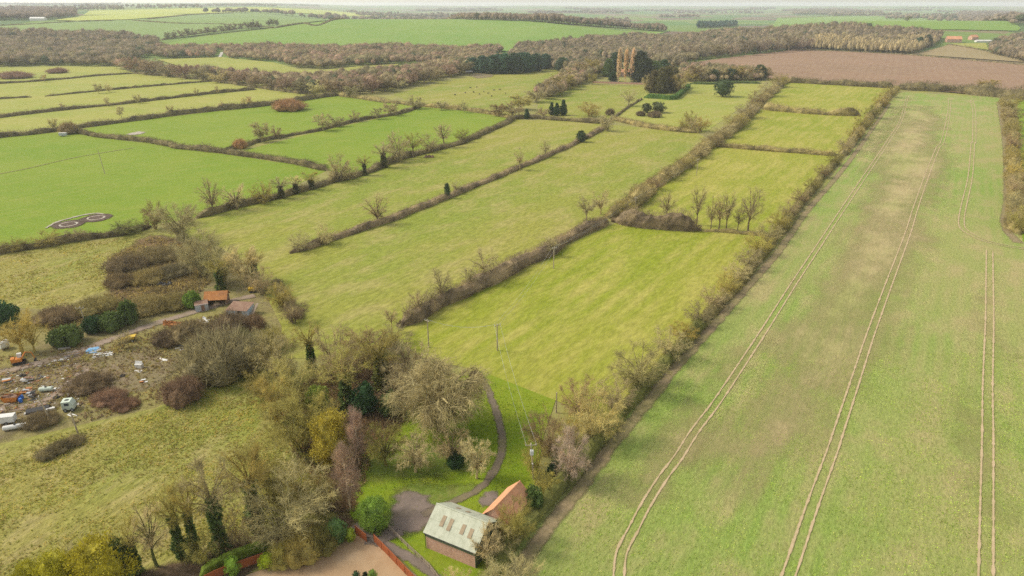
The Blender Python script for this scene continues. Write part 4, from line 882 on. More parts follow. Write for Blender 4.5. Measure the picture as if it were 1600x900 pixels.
T('scrub', 510, 382, 350, 30, PALE, 'pale wispy bush near the end of the brown hedge'); T('scrub', 470, 392, 362, 34, PALE, 'pale wispy bush at the very end of the brown hedge')
T('dense', 948, 205, 178, 24, PALE, 'pale tree where four hedges meet by the lawn')
for k, (x, y, ty, w, kd) in enumerate([(333, 334, 278, 34, 'oak'), (370, 328, 288, 40, 'oak'), (412, 318, 283, 36, 'scrub'), (440, 310, 276, 34, 'ivyash'), (463, 303, 274, 30, 'ivyash'), (487, 296, 268, 30, 'ivyash'), (530, 284, 240, 34, 'dense'), (548, 280, 255, 24, 'scrub'), (570, 274, 243, 22, 'ivyash'), (600, 262, 222, 34, 'ivyash'), (622, 252, 205, 38, 'dense'), (645, 246, 206, 34, 'ash'), (672, 238, 208, 30, 'scrub'), (693, 230, 192, 28, 'ash'), (722, 222, 200, 24, 'scrub')]):
    T(kd, x, y, ty, w, (GREY, PALE, OLIVE)[k % 3], '%s tree along the dark diagonal hedge counted from the scrapyard' % ORD[k], group='trees on the dark diagonal hedge', bark=(0.15, 0.12, 0.08), ivy_col=(0.1, 0.105, 0.045))
T('dense', 282, 376, 318, 62, GREY, 'large round bare tree at the corner of the feeding-ring pasture'); T('dense', 243, 358, 312, 30, BROWN, 'brown bare tree beside the large round one'); T('scrub', 292, 350, 320, 26, GREY, 'grey bare bush behind the large round tree')
for k, (x, y, ty, w) in enumerate([(905, 370, 332, 0), (916, 352, 306, 34), (938, 335, 296, 28), (757, 440, 388, 44), (690, 470, 420, 44), (735, 452, 418, 30), (655, 495, 455, 34), (612, 520, 480, 24), (640, 505, 470, 20), (675, 482, 448, 22), (978, 322, 300, 18), (860, 400, 370, 26)]):
    if w: T('ash' if k % 2 else 'oak', x, y, ty, w, darker(PALE, .8), '%s bare tree on the paddock side boundary above the copse' % ORD[k], group='bare trees on the hedge above the copse')
for k, (x, y, ty, w) in enumerate([(975, 335, 308, 34), (1000, 315, 288, 34), (1022, 296, 272, 30), (1045, 280, 255, 32), (1070, 262, 238, 34), (1092, 246, 222, 32), (1112, 228, 204, 34), (1130, 214, 190, 32), (1148, 200, 172, 36), (1166, 184, 156, 36), (1182, 166, 138, 34), (1200, 150, 122, 32), (1216, 136, 110, 28)]):
    T('scrub', x, y, ty + 4, w, (OLIVE, GREY, BROWN, GREY)[k % 4], '%s bare bush of the overgrown hedge past the thick hedge' % ORD[k], group='bare bushes in the overgrown boundary hedge')
for k, (x, y, ty, w, c) in enumerate([(1576, 172, 148, 30, OLIVE), (1578, 190, 165, 28, BROWN), (1580, 212, 184, 28, OLIVE), (1582, 236, 206, 28, BROWN), (1583, 258, 226, 30, YEL), (1584, 282, 250, 30, YEL), (1586, 308, 270, 30, GREY), (1588, 335, 296, 32, GREY), (1590, 364, 322, 34, OLIVE)]):
    T('scrub', x, y, ty, w, c, '%s bare bush of the short thick hedge from its far end' % ORD[k], group='bare bushes in the short thick hedge')
for k, (x, y, ty, w) in enumerate([(410, 222, 190, 26), (432, 216, 196, 20), (505, 204, 178, 30), (528, 198, 182, 20), (555, 190, 172, 20), (590, 186, 168, 20), (610, 180, 160, 24), (648, 170, 148, 28), (550, 153, 134, 24), (690, 172, 158, 16), (725, 176, 156, 12)]):
    T('fartree', x, y, ty, w, darker(PALE, .8), '%s pale bare tree along the bright paddock hedges' % ORD[k], group='pale bare trees around the bright paddocks')
for k, (x, y, ty, w) in enumerate([(70, 128, 116, 10), (155, 146, 130, 12), (170, 144, 129, 12), (168, 166, 152, 8), (215, 162, 147, 10), (98, 170, 160, 8), (190, 184, 166, 12), (267, 180, 164, 10), (347, 172, 157, 10), (382, 168, 152, 10), (85, 204, 184, 12), (308, 150, 137, 8), (340, 148, 134, 6), (390, 165, 150, 10)]):
    T('fartree', x, y, ty, w, PALE, '%s small bare tree along the pale pasture hedges' % ORD[k], group='small bare trees in the pale pasture hedges')
for k, (x, y, w, h_) in enumerate([(25, 122, 46, 12), (90, 114, 28, 9)]):
    T('thicket', x, y, y - h_, w, (0.2, 0.13, 0.1), ('larger', 'smaller')[k] + ' purplish bramble thicket in the topmost pale strip')
T('thicket', 108, 209, 188, 24, BROWN, 'brown bush at the junction of the thick hedge'); T('thicket', 452, 172, 152, 52, RUSSET, 'long russet thicket in the upper bright paddock'); T('thicket', 375, 232, 215, 20, RUSSET, 'small russet bush where two bright paddock hedges meet')
for k, (x, y, ty, w) in enumerate([(815, 172, 148, 34), (838, 160, 136, 36), (860, 150, 126, 36), (878, 140, 116, 34), (893, 130, 106, 34), (910, 122, 98, 36), (925, 118, 92, 34), (800, 182, 158, 36), (780, 182, 162, 30), (925, 132, 114, 14), (848, 182, 168, 22)]):
    T('fartree', x, y, ty, w, (OLIVE, GREY, BROWN)[k % 3], '%s bare tree of the diagonal row beside the house' % ORD[k], group='diagonal row of bare trees by the house')
for k, (x, y, ty, w) in enumerate([(862, 180, 160, 9), (870, 181, 161, 9), (880, 180, 156, 11), (823, 186, 170, 8)]):
    T('cypress', x, y, ty, w, DGREEN, '%s narrow dark conifer in the hedge corner below the paddock' % ORD[k], group='narrow dark conifers in the hedge corner')
T('dense', 922, 182, 158, 34, OLIVE, 'olive ivy tree among the hedges below the paddock'); T('oak', 982, 166, 138, 28, PALE, 'spreading bare tree at the corner of the brick wall paddock')
T('thicket', 953, 180, 168, 14, DARKB, 'dark bush beside the low brown hedge')
T('dense', 1060, 145, 114, 26, (0.26, 0.21, 0.10), 'pale bare tree leaning over the trimmed green hedge'); T('dense', 1013, 140, 116, 20, PALE, 'pale bare tree beside the brownish firs')
# woodland edge trees that stand out in front of their woods
edge = [(212, 114), (235, 117), (262, 120), (290, 123), (318, 126), (345, 129), (375, 133), (400, 137), (425, 140), (448, 143), (472, 146), (495, 148), (518, 148), (540, 148), (562, 147), (582, 146), (602, 143), (622, 138), (642, 134), (662, 130), (682, 126), (702, 121), (720, 117)]
for k, (x, y) in enumerate(edge):
    T('fartree', x, y, y - rng.uniform(19, 26), rng.uniform(26, 36), (WR + [PALE])[k % 6], '%s bare tree on the near edge of the paddock-side woodland belt' % ORD[k], group='bare trees edging the woodland belt')
edge = [(1075, 93), (1098, 93), (1120, 91), (1142, 89), (1165, 87), (1188, 84), (1210, 82), (1232, 80), (1252, 79)]
for k, (x, y) in enumerate(edge):
    T('fartree', x, y, y - rng.uniform(20, 27), rng.uniform(24, 32), WB[k % 5], '%s bare tree edging the long dark wood above the plough' % ORD[k], group='bare trees edging the long dark wood')
for k, (x, y, w) in enumerate([(421, 36, 10), (427, 36, 9), (433, 37, 8), (405, 40, 10), (395, 41, 9)]):
    T('fartree', x, y + 5, y - 7, w, (0.12, 0.11, 0.07), '%s tree of the clump on the hillside hedge' % ORD[k], group='tree clump on the hillside hedge')
for k in range(14):
    x = 262 + k * 10.5; y = 61 - (x - 262) * 0.125
    T('fartree', x, y, y - rng.uniform(9, 14), rng.uniform(9, 13), (0.15, 0.13, 0.08), '%s tree along the hedge climbing the hillside' % ORD[k], group='trees on the hedge climbing the hillside')
T('fartree', 1418, 34, 25, 11, (0.15, 0.14, 0.09), 'lone tree on the distant green hill')
T('fartree', 1540, 140, 124, 30, OLIVE, 'olive bare tree rising from the far crop field hedge'); T('fartree', 1588, 152, 138, 24, BROWN, 'bare tree at the corner of the far crop hedge')
for k, (x, y, ty, w) in enumerate([(738, 113, 90, 22), (754, 114, 87, 24), (770, 115, 86, 26), (788, 115, 84, 26), (805, 115, 83, 26), (822, 113, 82, 26), (838, 111, 84, 24), (852, 108, 84, 20), (780, 110, 84, 24), (814, 108, 82, 24)]):
    T('fir', x, y, ty, w, (0.035, 0.075, 0.045), '%s dark conifer of the row by the small stable' % ORD[k], group='row of dark conifers by the stable')
T('fir', 880, 111, 90, 24, (0.05, 0.08, 0.04), 'dark conifer standing apart at the pasture corner')
for k, (x, y) in enumerate([(966, 126), (977, 124), (987, 125)]):
    T('poplar', x, y + 4, 77, 5.5, (0.44, 0.345, 0.235), ('first', 'second', 'third')[k] + ' of three tall columnar poplars in front of the house', group='three tall poplars')
for k, (x, y, ty, w, c) in enumerate([(950, 120, 92, 18, GREEN), (960, 112, 82, 22, DGREEN), (1000, 129, 80, 32, (0.04, 0.055, 0.035)), (1010, 128, 92, 26, (0.05, 0.06, 0.03)), (1022, 118, 95, 24, GREEN), (1036, 112, 93, 22, DGREEN), (958, 127, 112, 14, DGREEN), (1004, 122, 100, 22, DGREEN)]):
    T('cypress', x, y, ty, w, c, '%s dark evergreen around the poplar house' % ORD[k], group='dark evergreens around the house')
for k, (x, y, ty, w, c) in enumerate([(1021, 145, 110, 22, (0.105, 0.09, 0.04)), (1031, 146, 106, 20, (0.085, 0.08, 0.035)), (1041, 144, 104, 22, (0.085, 0.08, 0.035)), (1052, 142, 106, 20, (0.1, 0.09, 0.04)), (1046, 136, 102, 24, (0.11, 0.095, 0.045))]):
    T('cypress', x, y, ty, w, c, '%s tall brownish fir inside the trimmed green hedge' % ORD[k], group='tall brownish firs inside the trimmed hedge')
T('evergreen', 1129, 151, 124, 32, (0.05, 0.075, 0.03), 'big rounded dark evergreen alone on the pale lawn'); T('evergreen', 1028, 176, 159, 24, (0.06, 0.075, 0.03), 'largest of four clustered round lawn bushes'); T('evergreen', 1010, 176, 161, 16, (0.055, 0.07, 0.03), 'second round bush of the lawn cluster'); T('thicket', 1001, 181, 172, 15, DARKB, 'lowest dark bush of the lawn cluster'); T('thicket', 1022, 183, 172, 22, DARKB, 'dark low bush in front of the lawn cluster')
for k in range(14):
    x = 1078 + k * 9; T('fir' if k in (4, 7, 12) else 'fartree', x, 127 - k * 0.2, 127 - rng.uniform(16, 26), rng.uniform(18, 26), (0.045, 0.07, 0.03) if k in (4, 7, 12) else (OLIVE, BROWN, PALE, GREY)[k % 4], '%s tree of the screen beyond the garden hedge' % ORD[k], group='tree screen beyond the garden hedge')
for k, (x, y, w) in enumerate([(1068, 205, 20), (1082, 206, 22), (1095, 205, 26), (1078, 196, 20)]):
    T('scrub', x, y, y - 24, w, (OLIVE, GREY, YEL, OLIVE)[k], '%s bare bush at the end of the lawn hedge' % ORD[k], group='bare bushes by the lawn hedge')
T('fir', 1225, 62, 50, 10, DGREEN, 'lone dark conifer in the straw coloured larch block'); T('fir', 1435, 78, 58, 12, DGREEN, 'dark conifer at the end of the larch block'); T('fir', 1448, 74, 54, 12, (0.04, 0.06, 0.03), 'second dark conifer at the larch block end')

# ------------------------------------------------------------------ scrapyard vegetation
for k, (kd, x, y, ty, w, c, lab) in enumerate([
    ('oak', 34, 552, 488, 70, YEL, 'yellowish tree with two pale trunks beside the track'), ('oak', 54, 550, 495, 40, YEL, 'smaller yellowish tree beside the two trunked one'),
    ('ivybush', 8, 505, 474, 40, DGREEN, 'dark evergreen bush at the meadow edge'), ('ivybush', 105, 537, 510, 44, GREEN, 'dark green bush below the crossarm pole'), ('ivybush', 148, 518, 495, 32, DGREEN, 'dark green bush right under the crossarm pole'), ('ivybush', 176, 514, 488, 36, GREEN, 'tall green bush beside the track bend'), ('ivybush', 203, 505, 470, 26, GREEN, 'narrow green ivy bush on the bramble slope'), ('ivybush', 302, 480, 455, 24, (0.1, 0.16, 0.03), 'light green bush beside the tin hut'),
    ('thicket', 345, 585, 515, 112, (0.17, 0.14, 0.08), 'largest grey bramble thicket in the scrapyard'), ('thicket', 382, 560, 518, 60, (0.13, 0.12, 0.06), 'dark thicket beside the largest bramble mass'), ('thicket', 285, 625, 588, 62, (0.15, 0.10, 0.07), 'purplish brown thicket below the largest bramble mass'), ('thicket', 300, 530, 500, 60, (0.17, 0.14, 0.08), 'grey thicket beside the track and rusty box'), ('thicket', 265, 535, 515, 50, DARKB, 'dark low thicket by the track'), ('thicket', 360, 520, 488, 60, DARKB, 'dark thicket in front of the blue shed'), ('thicket', 395, 515, 492, 40, (0.16, 0.11, 0.07), 'brown thicket beside the blue shed'),
    ('bramble', 140, 605, 585, 60, DARKB, 'dark bramble mound in the yard centre'), ('bramble', 170, 625, 612, 50, (0.17, 0.11, 0.07), 'brown bramble mound below the yard centre'), ('bramble', 195, 635, 625, 40, (0.15, 0.1, 0.065), 'low brown bramble at the pasture edge'), ('bramble', 74, 714, 700, 30, (0.16, 0.13, 0.075), 'nearest dark bramble of the streak in rough pasture'), ('bramble', 95, 703, 689, 34, (0.15, 0.12, 0.07), 'middle dark bramble of the streak in rough pasture'), ('bramble', 117, 693, 680, 28, (0.16, 0.13, 0.075), 'farthest dark bramble of the streak in rough pasture'), ('bramble', 65, 662, 645, 46, DARKB, 'dark bramble by the leaning pole'),
    ('bramble', 200, 420, 398, 60, (0.15, 0.12, 0.07), 'large dark bramble on the bracken slope'), ('bramble', 245, 405, 385, 60, (0.17, 0.14, 0.07), 'olive bramble at the top of the bracken slope'), ('bramble', 190, 445, 425, 44, (0.13, 0.1, 0.06), 'dark bramble at the lower bracken slope'), ('bramble', 230, 440, 420, 50, (0.18, 0.15, 0.07), 'wide bramble in the middle of the bracken slope'), ('bramble', 270, 430, 412, 50, (0.14, 0.12, 0.07), 'bramble beside the white rubbish heap'), ('bramble', 90, 500, 478, 60, (0.15, 0.11, 0.07), 'brown bramble behind the dark green bushes'), ('bramble', 150, 485, 462, 60, (0.2, 0.165, 0.07), 'dry bramble above the crossarm pole'), ('bramble', 230, 485, 462, 60, (0.2, 0.17, 0.075), 'dry bramble above the track bend'), ('bramble', 270, 480, 458, 50, (0.18, 0.15, 0.07), 'dry bramble beside the tin hut'),
    ('dense', 318, 430, 358, 60, GREY, 'grey bare tree above the rusty roofed hut'), ('dense', 350, 442, 375, 56, darker(PALE, .8), 'pale bare tree behind the rusty roofed hut'), ('dense', 385, 446, 384, 50, PALE, 'palest bare tree beside the long pasture'), ('ivyash', 345, 452, 400, 40, OLIVE, 'ivy covered tree behind the rusty roofed hut'), ('scrub', 410, 460, 415, 44, GREY, 'grey bare bush at the track end'), ('ivyash', 400, 440, 390, 34, OLIVE, 'ivy tree at the edge of the long pasture'), ('scrub', 440, 480, 440, 40, OLIVE, 'olive bush beside the narrow grass strip'), ('scrub', 460, 505, 470, 40, DARKB, 'dark bush at the foot of the long pasture'),
    ('tall', 190, 545, 520, 18, PALE, 'thin sapling beside the yellow dumper'), ('tall', 201, 542, 516, 18, PALE, 'second thin sapling beside the yellow dumper'), ('thicket', 420, 545, 512, 50, OLIVE, 'olive thicket between scrapyard and copse'), ('dense', 415, 580, 535, 46, OLIVE, 'yellow olive tree between thicket and copse'),
    ('scrub', 25, 392, 372, 40, OLIVE, 'olive bush in the feeding-ring hedge near the frame edge'), ('scrub', 75, 384, 362, 40, OLIVE, 'olive bush in the middle of the feeding-ring hedge'), ('scrub', 120, 376, 356, 30, GREY, 'wispy bush below the feeding rings'), ('scrub', 200, 366, 344, 44, (0.16, 0.16, 0.06), 'mossy bush between feeding rings and round tree')]):
    T(kd, x, y, ty, w, c, lab)

# ------------------------------------------------------------------ tussocks and crop plants close by
def tufts(name, label, poly, n, h, w, cols, near, far, seed, rows=None, leaf=False, clump=True):
    r = np.random.default_rng(seed); W = [at(*q) for q in poly]; B = np.array([(v.x, v.y) for v in W])
    X = np.stack([r.uniform(B[:, 0].min(), B[:, 0].max(), n * 3), r.uniform(max(near, B[:, 1].min()), min(far, B[:, 1].max()), n * 3)], 1)
    X = X[inside(B, X)][:n]; k = len(X)
    if rows is not None:
        a, sp = R(rows[0]), rows[1]; u = np.array([math.cos(a), math.sin(a)]); v = np.array([-u[1], u[0]])
        X = np.outer(X @ u, u) + np.outer(np.round((X @ v) / sp) * sp + r.normal(size=k) * sp * 0.16, v)
    dens = np.sin(X[:, 0] * 0.31 + seed) * np.sin(X[:, 1] * 0.27) + np.sin(X[:, 0] * 0.11) * np.sin(X[:, 1] * 0.13 + 2)
    X = X[dens + r.normal(size=k) * 0.7 > -0.35]; k = len(X); per = 3 if leaf else 5
    P = np.column_stack([np.repeat(X, per, 0) + r.normal(size=(k * per, 2)) * w * 0.5, np.full(k * per, 0.06)])
    sz = np.repeat(r.uniform(0.5, 1.25, k), per); g = Geo(); D = np.column_stack([r.normal(size=(k * per, 2)) * (1.0 if leaf else 0.55), np.full(k * per, 0.55 if leaf else 0.9)])
    (g.leaves if leaf else g.slivers)(P, D, sz * h, sz * w)
    me = g.mesh(name); nv = 4 if leaf else 3; ci = np.array(cols)[r.integers(0, len(cols), k)] * r.uniform(0.75, 1.25, (k, 1))
    tv = np.repeat(np.repeat(ci, per, 0), nv, 0); ca = me.color_attributes.new('tint', 'FLOAT_COLOR', 'POINT'); ca.data.foreach_set('color', np.column_stack([tv, np.ones(len(tv))]).astype(np.float32).ravel())
    tag(put(name, me, M['wood']), label, 'grass', kind='stuff')
tufts('grass_tussocks', 'dry tussocks of the rough pasture below the scrapyard', [(-100, 720), (0, 700), (130, 670), (240, 645), (330, 610), (400, 590), (500, 740), (430, 820), (300, 860), (150, 900), (0, 960), (-100, 960)], 26000, 0.34, 0.1, [(0.33, 0.29, 0.085), (0.27, 0.27, 0.06), (0.38, 0.31, 0.12), (0.24, 0.25, 0.055)], 60, 140, 1)
tufts('grass_tussocks', 'dry tussocks of the small meadow above the scrapyard', [(-60, 410), (0, 402), (110, 382), (190, 372), (250, 372), (195, 438), (90, 480), (-60, 470)], 7000, 0.4, 0.16, [(0.36, 0.3, 0.11), (0.3, 0.27, 0.07), (0.26, 0.26, 0.06)], 160, 260, 2)
tufts('weeds', 'brown and olive weeds growing over the scrapyard', [(-60, 560), (60, 555), (150, 530), (300, 500), (400, 480), (420, 560), (330, 600), (240, 634), (130, 660), (-60, 690)], 7000, 0.6, 0.2, [(0.22, 0.16, 0.095), (0.26, 0.2, 0.08), (0.16, 0.12, 0.07), (0.26, 0.23, 0.07)], 100, 200, 3)
tufts('weeds', 'dry brambly growth on the slope above the scrapyard track', [(60, 500), (160, 470), (170, 405), (240, 370), (330, 385), (330, 440), (300, 470), (200, 500), (90, 530)], 9000, 0.9, 0.24, [(0.19, 0.15, 0.08), (0.26, 0.21, 0.08), (0.14, 0.11, 0.06), (0.3, 0.24, 0.1)], 150, 260, 4)
tufts('undergrowth', 'brown undergrowth on the copse floor', [(420, 650), (520, 560), (640, 560), (650, 640), (580, 720), (555, 800), (520, 800)], 9000, 0.9, 0.12, [(0.2, 0.13, 0.08), (0.15, 0.12, 0.06), (0.26, 0.18, 0.1)], 80, 180, 5)
tufts('crop_leaves', 'green leaves of the winter crop near the camera', [(830, 900), (960, 700), (1060, 590), (1200, 420), (1560, 420), (1700, 600), (1800, 980), (760, 980)], 45000, 0.2, 0.13, [(0.24, 0.33, 0.06), (0.2, 0.29, 0.05), (0.28, 0.35, 0.08), (0.32, 0.33, 0.1)], 60, 150, 6, (57.5, 0.55), True)
tufts('grass_tufts', 'grass tufts on the lawn around the drive', [(755, 590), (860, 630), (830, 750), (780, 790), (700, 850), (580, 760), (640, 660), (700, 610)], 9000, 0.2, 0.1, [(0.16, 0.24, 0.015), (0.22, 0.26, 0.03), (0.12, 0.19, 0.01)], 70, 150, 7)
# ------------------------------------------------------------------ buildings
def brick_mat(name, a, b, mortar, sc=1.0):
    m, t, o = new_mat(name); tc = N(t, 'ShaderNodeTexCoord'); mp = N(t, 'ShaderNodeMapping')
    sx = N(t, 'ShaderNodeSeparateXYZ'); L(t, tc.outputs['Object'], sx.inputs[0]); cb = N(t, 'ShaderNodeCombineXYZ')
    L(t, math_(t, 'ADD', sx.outputs[0], sx.outputs[1]), cb.inputs[0]); L(t, sx.outputs[2], cb.inputs[1])
    br = N(t, 'ShaderNodeTexBrick', Scale=1.0); br.inputs['Color1'].default_value = rgb(a); br.inputs['Color2'].default_value = rgb(b); br.inputs['Mortar'].default_value = rgb(mortar)
    br.inputs['Brick Width'].default_value = 0.225 * sc; br.inputs['Row Height'].default_value = 0.075 * sc; br.inputs['Mortar Size'].default_value = 0.008 * sc
    L(t, cb.outputs[0], br.inputs['Vector']); p = position(t)
    c = mixc(t, math_(t, 'MULTIPLY', ramp(t, noise(t, p, 0.7, 4, 0.7), 0.4, 0.7), 0.45), br.outputs[0], (0.34, 0.2, 0.14))
    finish(t, o, c, 0.9, br.outputs['Fac'], 0.4, 0.02, 0.15); return m
def ribbed_mat(name, a, b, wear, period=0.15, axis=0, rough=0.7, amt=0.5, bump=0.6):
    m, t, o = new_mat(name); tc = N(t, 'ShaderNodeTexCoord'); mp = N(t, 'ShaderNodeMapping'); L(t, tc.outputs['Object'], mp.inputs['Vector'])
    mp.inputs['Rotation'].default_value = (0, 0, R(90) if axis else 0)
    w = N(t, 'ShaderNodeTexWave', Scale=0.314159 / period * 1.0, Distortion=0.0); L(t, mp.outputs[0], w.inputs['Vector']); p = position(t)
    c = mixc(t, ramp(t, noise(t, p, 0.8, 5, 0.7), 0.3, 0.7), a, b)
    st = N(t, 'ShaderNodeMapping'); st.inputs['Scale'].default_value = (0.9, 0.9, 0.3); L(t, p, st.inputs['Vector'])
    c = mixc(t, math_(t, 'MULTIPLY', ramp(t, noise(t, st.outputs[0], 1.0, 4, 0.7), 0.45, 0.72), amt), c, wear)
    finish(t, o, c, rough, noise(t, p, 3.0, 3), 0.2, 0.02, 0.3); return m
M['brick'] = brick_mat('red_brick', (0.50, 0.24, 0.15), (0.58, 0.33, 0.22), (0.52, 0.42, 0.33), 1.4)
M['roofing'] = ribbed_mat('cement_sheet', (0.38, 0.39, 0.285), (0.44, 0.445, 0.33), (0.26, 0.27, 0.175), amt=0.65)
M['rooflight'] = ribbed_mat('stained_rooflight', (0.31, 0.235, 0.14), (0.27, 0.20, 0.12), (0.2, 0.14, 0.085))
M['green_board'] = surface_mat('green_cladding', (0.09, 0.12, 0.06), (0.12, 0.14, 0.08), 1.0, 0.8)
M['pantile'] = ribbed_mat('orange_pantile', (0.56, 0.25, 0.12), (0.62, 0.32, 0.17), (0.34, 0.2, 0.11), 0.22, 1, 0.85, 0.6)
M['dark'] = surface_mat('dark_metal', (0.03, 0.03, 0.03), (0.05, 0.045, 0.04), 1, 0.6)
M['fence'] = surface_mat('red_stained_timber', (0.34, 0.10, 0.035), (0.27, 0.08, 0.03), 1.5, 0.85, 0.3, 0.15, ((0.2, 0.08, 0.04), 0.4))
M['oldwood'] = surface_mat('weathered_timber', (0.24, 0.18, 0.12), (0.3, 0.24, 0.17), 2.0, 0.9)
M['polewood'] = surface_mat('pole_timber', (0.40, 0.33, 0.22), (0.31, 0.25, 0.16), 1.5, 0.9)
M['ceramic'] = surface_mat('insulator_white', (0.6, 0.6, 0.56), (0.5, 0.5, 0.46), 2, 0.4)
M['white'] = surface_mat('scuffed_white', (0.66, 0.64, 0.58), (0.55, 0.53, 0.47), 0.8, 0.6, 0.2, 0.3, ((0.35, 0.28, 0.2), 0.5))
M['rust'] = surface_mat('rusty_sheet', (0.46, 0.21, 0.07), (0.34, 0.14, 0.05), 0.7, 0.9, 0.4, 0.15, ((0.24, 0.12, 0.06), 0.6))
M['darkrust'] = surface_mat('dark_rust', (0.2, 0.11, 0.07), (0.27, 0.17, 0.11), 0.8, 0.9)
M['zinc'] = surface_mat('galvanised_tin', (0.42, 0.44, 0.44), (0.32, 0.33, 0.32), 0.8, 0.6, 0.2, 0.4, ((0.28, 0.18, 0.11), 0.6))
M['blue'] = surface_mat('faded_blue', (0.12, 0.28, 0.46), (0.2, 0.38, 0.55), 0.9, 0.6)
M['deepblue'] = surface_mat('deep_blue', (0.03, 0.12, 0.42), (0.05, 0.18, 0.5), 1, 0.45)
M['orange'] = surface_mat('plant_orange', (0.58, 0.21, 0.03), (0.48, 0.16, 0.03), 1, 0.6, 0.2, 0.3, ((0.3, 0.12, 0.04), 0.4))
M['yellow'] = surface_mat('plant_yellow', (0.62, 0.42, 0.03), (0.52, 0.34, 0.03), 1, 0.6, 0.2, 0.3, ((0.3, 0.2, 0.06), 0.3))
M['tyre'] = surface_mat('tyre_rubber', (0.025, 0.025, 0.025), (0.045, 0.042, 0.04), 2, 0.9)
M['glass'] = surface_mat('window_glass', (0.04, 0.05, 0.06), (0.06, 0.07, 0.08), 1, 0.15, 0.0, 0.5)
M['mint'] = surface_mat('pale_green_paint', (0.52, 0.58, 0.46), (0.46, 0.5, 0.4), 1, 0.6)
M['bluetin'] = ribbed_mat('blue_white_tin', (0.36, 0.47, 0.56), (0.58, 0.62, 0.63), (0.2, 0.3, 0.4), 0.25, 0, 0.6, 0.6)
M['concrete'] = surface_mat('old_concrete', (0.36, 0.32, 0.27), (0.28, 0.25, 0.21), 1, 0.9)
M['soilheap'] = surface_mat('muck', (0.22, 0.12, 0.08), (0.15, 0.09, 0.06), 0.8, 0.95, 0.8)
M['hide'] = surface_mat('dark_hide', (0.06, 0.045, 0.035), (0.035, 0.028, 0.025), 1, 0.8)
M['mud'] = field_mat('mud', (0.09, 0.06, 0.045), (0.13, 0.09, 0.07), (0.2, 0.14, 0.1), 0.2, 1.0, None, 0.5, 0.4, 0.8, soft=True)
M['chalk'] = surface_mat('pale_spilt_feed', (0.42, 0.38, 0.31), (0.3, 0.24, 0.18), 0.4, 0.95, 0.4, 0.1, soft=True)

def frame_of(a, b, c):
    """rotation and size from three corners: a-b along the length, a-c across"""
    u = Vector((b[0] - a[0], b[1] - a[1])); v = Vector((c[0] - a[0], c[1] - a[1])); return math.atan2(u.y, u.x), u.length, v.length
def pitched_roof(parent, Lx, Wy, eave, ridge, mat, over=0.3, nx=9, rows=2, th=0.06, piece='roof_sheet', bow=0.0):
    """a roof of separate lapped sheets on both slopes"""
    half = Wy / 2 + over; rise = (ridge - eave) * half / (Wy / 2); sl = math.hypot(half, rise); ang = math.atan2(rise, half)
    w = (Lx + 2 * over) / nx; h = sl / rows
    me = {}
    for r_ in range(rows):
        for side in (-1, 1):
            g = Geo()
            # local: x along the ridge, y up the slope
            g.box((0, 0, 0), (w - 0.012, h + 0.1, th)); me[(r_, side)] = g.mesh(piece); me[(r_, side)].materials.append(mat)
    for side in (-1, 1):
        for i in range(nx):
            for r_ in range(rows):
                d = sl - (r_ + 0.5) * h
                o = put(piece, me[(0, 1)], None, parent)
                y = side * (half - (sl - d) * math.cos(ang)); z = ridge - rise + (sl - d) * math.sin(ang)
                o.location = (-(Lx / 2 + over) + (i + 0.5) * w, y, z + th * (0.8 + 0.7 * r_) + 0.008 * (i % 2) + random.uniform(0, 0.006))
                o.rotation_euler = (-side * ang + random.uniform(-.004, .004), 0, 0)
    g = Geo(); g.tube([(-Lx / 2 - over, 0, ridge + 0.1), (Lx / 2 + over, 0, ridge + 0.1)], [0.13, 0.13], 8, True); g.build('ridge_cap', mat, parent)
    return ang, sl, half, rise
def gable_walls(Lx, Wy, eave, ridge, t=0.25, base=-0.3):
    g = Geo()
    for s in (-1, 1):
        g.solid([(-Wy / 2, base), (Wy / 2, base), (Wy / 2, eave), (0, ridge), (-Wy / 2, eave)], s * Lx / 2 - (t if s > 0 else 0), s * Lx / 2 + (0 if s > 0 else t), 'x')
        y0, y1 = (-Wy / 2, -Wy / 2 + t) if s < 0 else (Wy / 2 - t, Wy / 2)
        g.box((0, (y0 + y1) / 2, (base + eave) / 2), (Lx - 2 * t, t, eave - base))
    return g

A, B, E_ = at(659.4, 829.4, 3.5), at(740.6, 862.4, 3.5), at(706, 784.4, 3.5)
rz, bl, bw = frame_of(A, B, E_); bc = (B + E_) / 2
barn = thing('barn', 'brick barn with pale ribbed roof and brown rooflights', 'barn', (bc.x, bc.y, 0), rz)
bl, bw = bl - 0.5, bw - 0.5
gable_walls(bl, bw, 3.45, 5.85).build('wall', M['brick'], barn)
ang, sl, half, rise = pitched_roof(barn, bl, bw, 3.5, 5.95, M['roofing'], 0.28, 9, 2)
for side, t_, s0, ln_ in ((-1, .235, .55, 1.75), (-1, .39, .52, 1.9), (-1, .645, .53, 1.55), (-1, .81, .5, 1.5), (1, .30, .55, 1.0), (1, .50, .55, 1.0)):
    g = Geo(); g.box((0, 0, 0), (0.66, ln_, 0.03)); o = g.build('rooflight', M['rooflight'], barn)
    d = s0 * sl; o.location = (-(bl / 2) + t_ * bl, side * (half - d * math.cos(ang)) + side * 0.09 * math.sin(ang), 5.95 - rise + d * math.sin(ang) + 0.145 * math.cos(ang) + 0.02); o.rotation_euler = (-side * ang, 0, 0)
g = Geo(); g.box((0, -bw / 2 - 0.06, 3.0), (bl + 0.1, 0.1, 0.9)); g.build('eaves_board', M['green_board'], barn)
g = Geo()
for i in range(11): g.box((bl / 2 + 0.06, -bw / 2 + (i + .5) * bw / 11, 2.0), (0.07, bw / 11 - 0.02, 4.1 + 2.1 * (1 - abs((i + .5) / 11 - .5) * 2)))
g.build('gable_boarding', M['green_board'], barn)
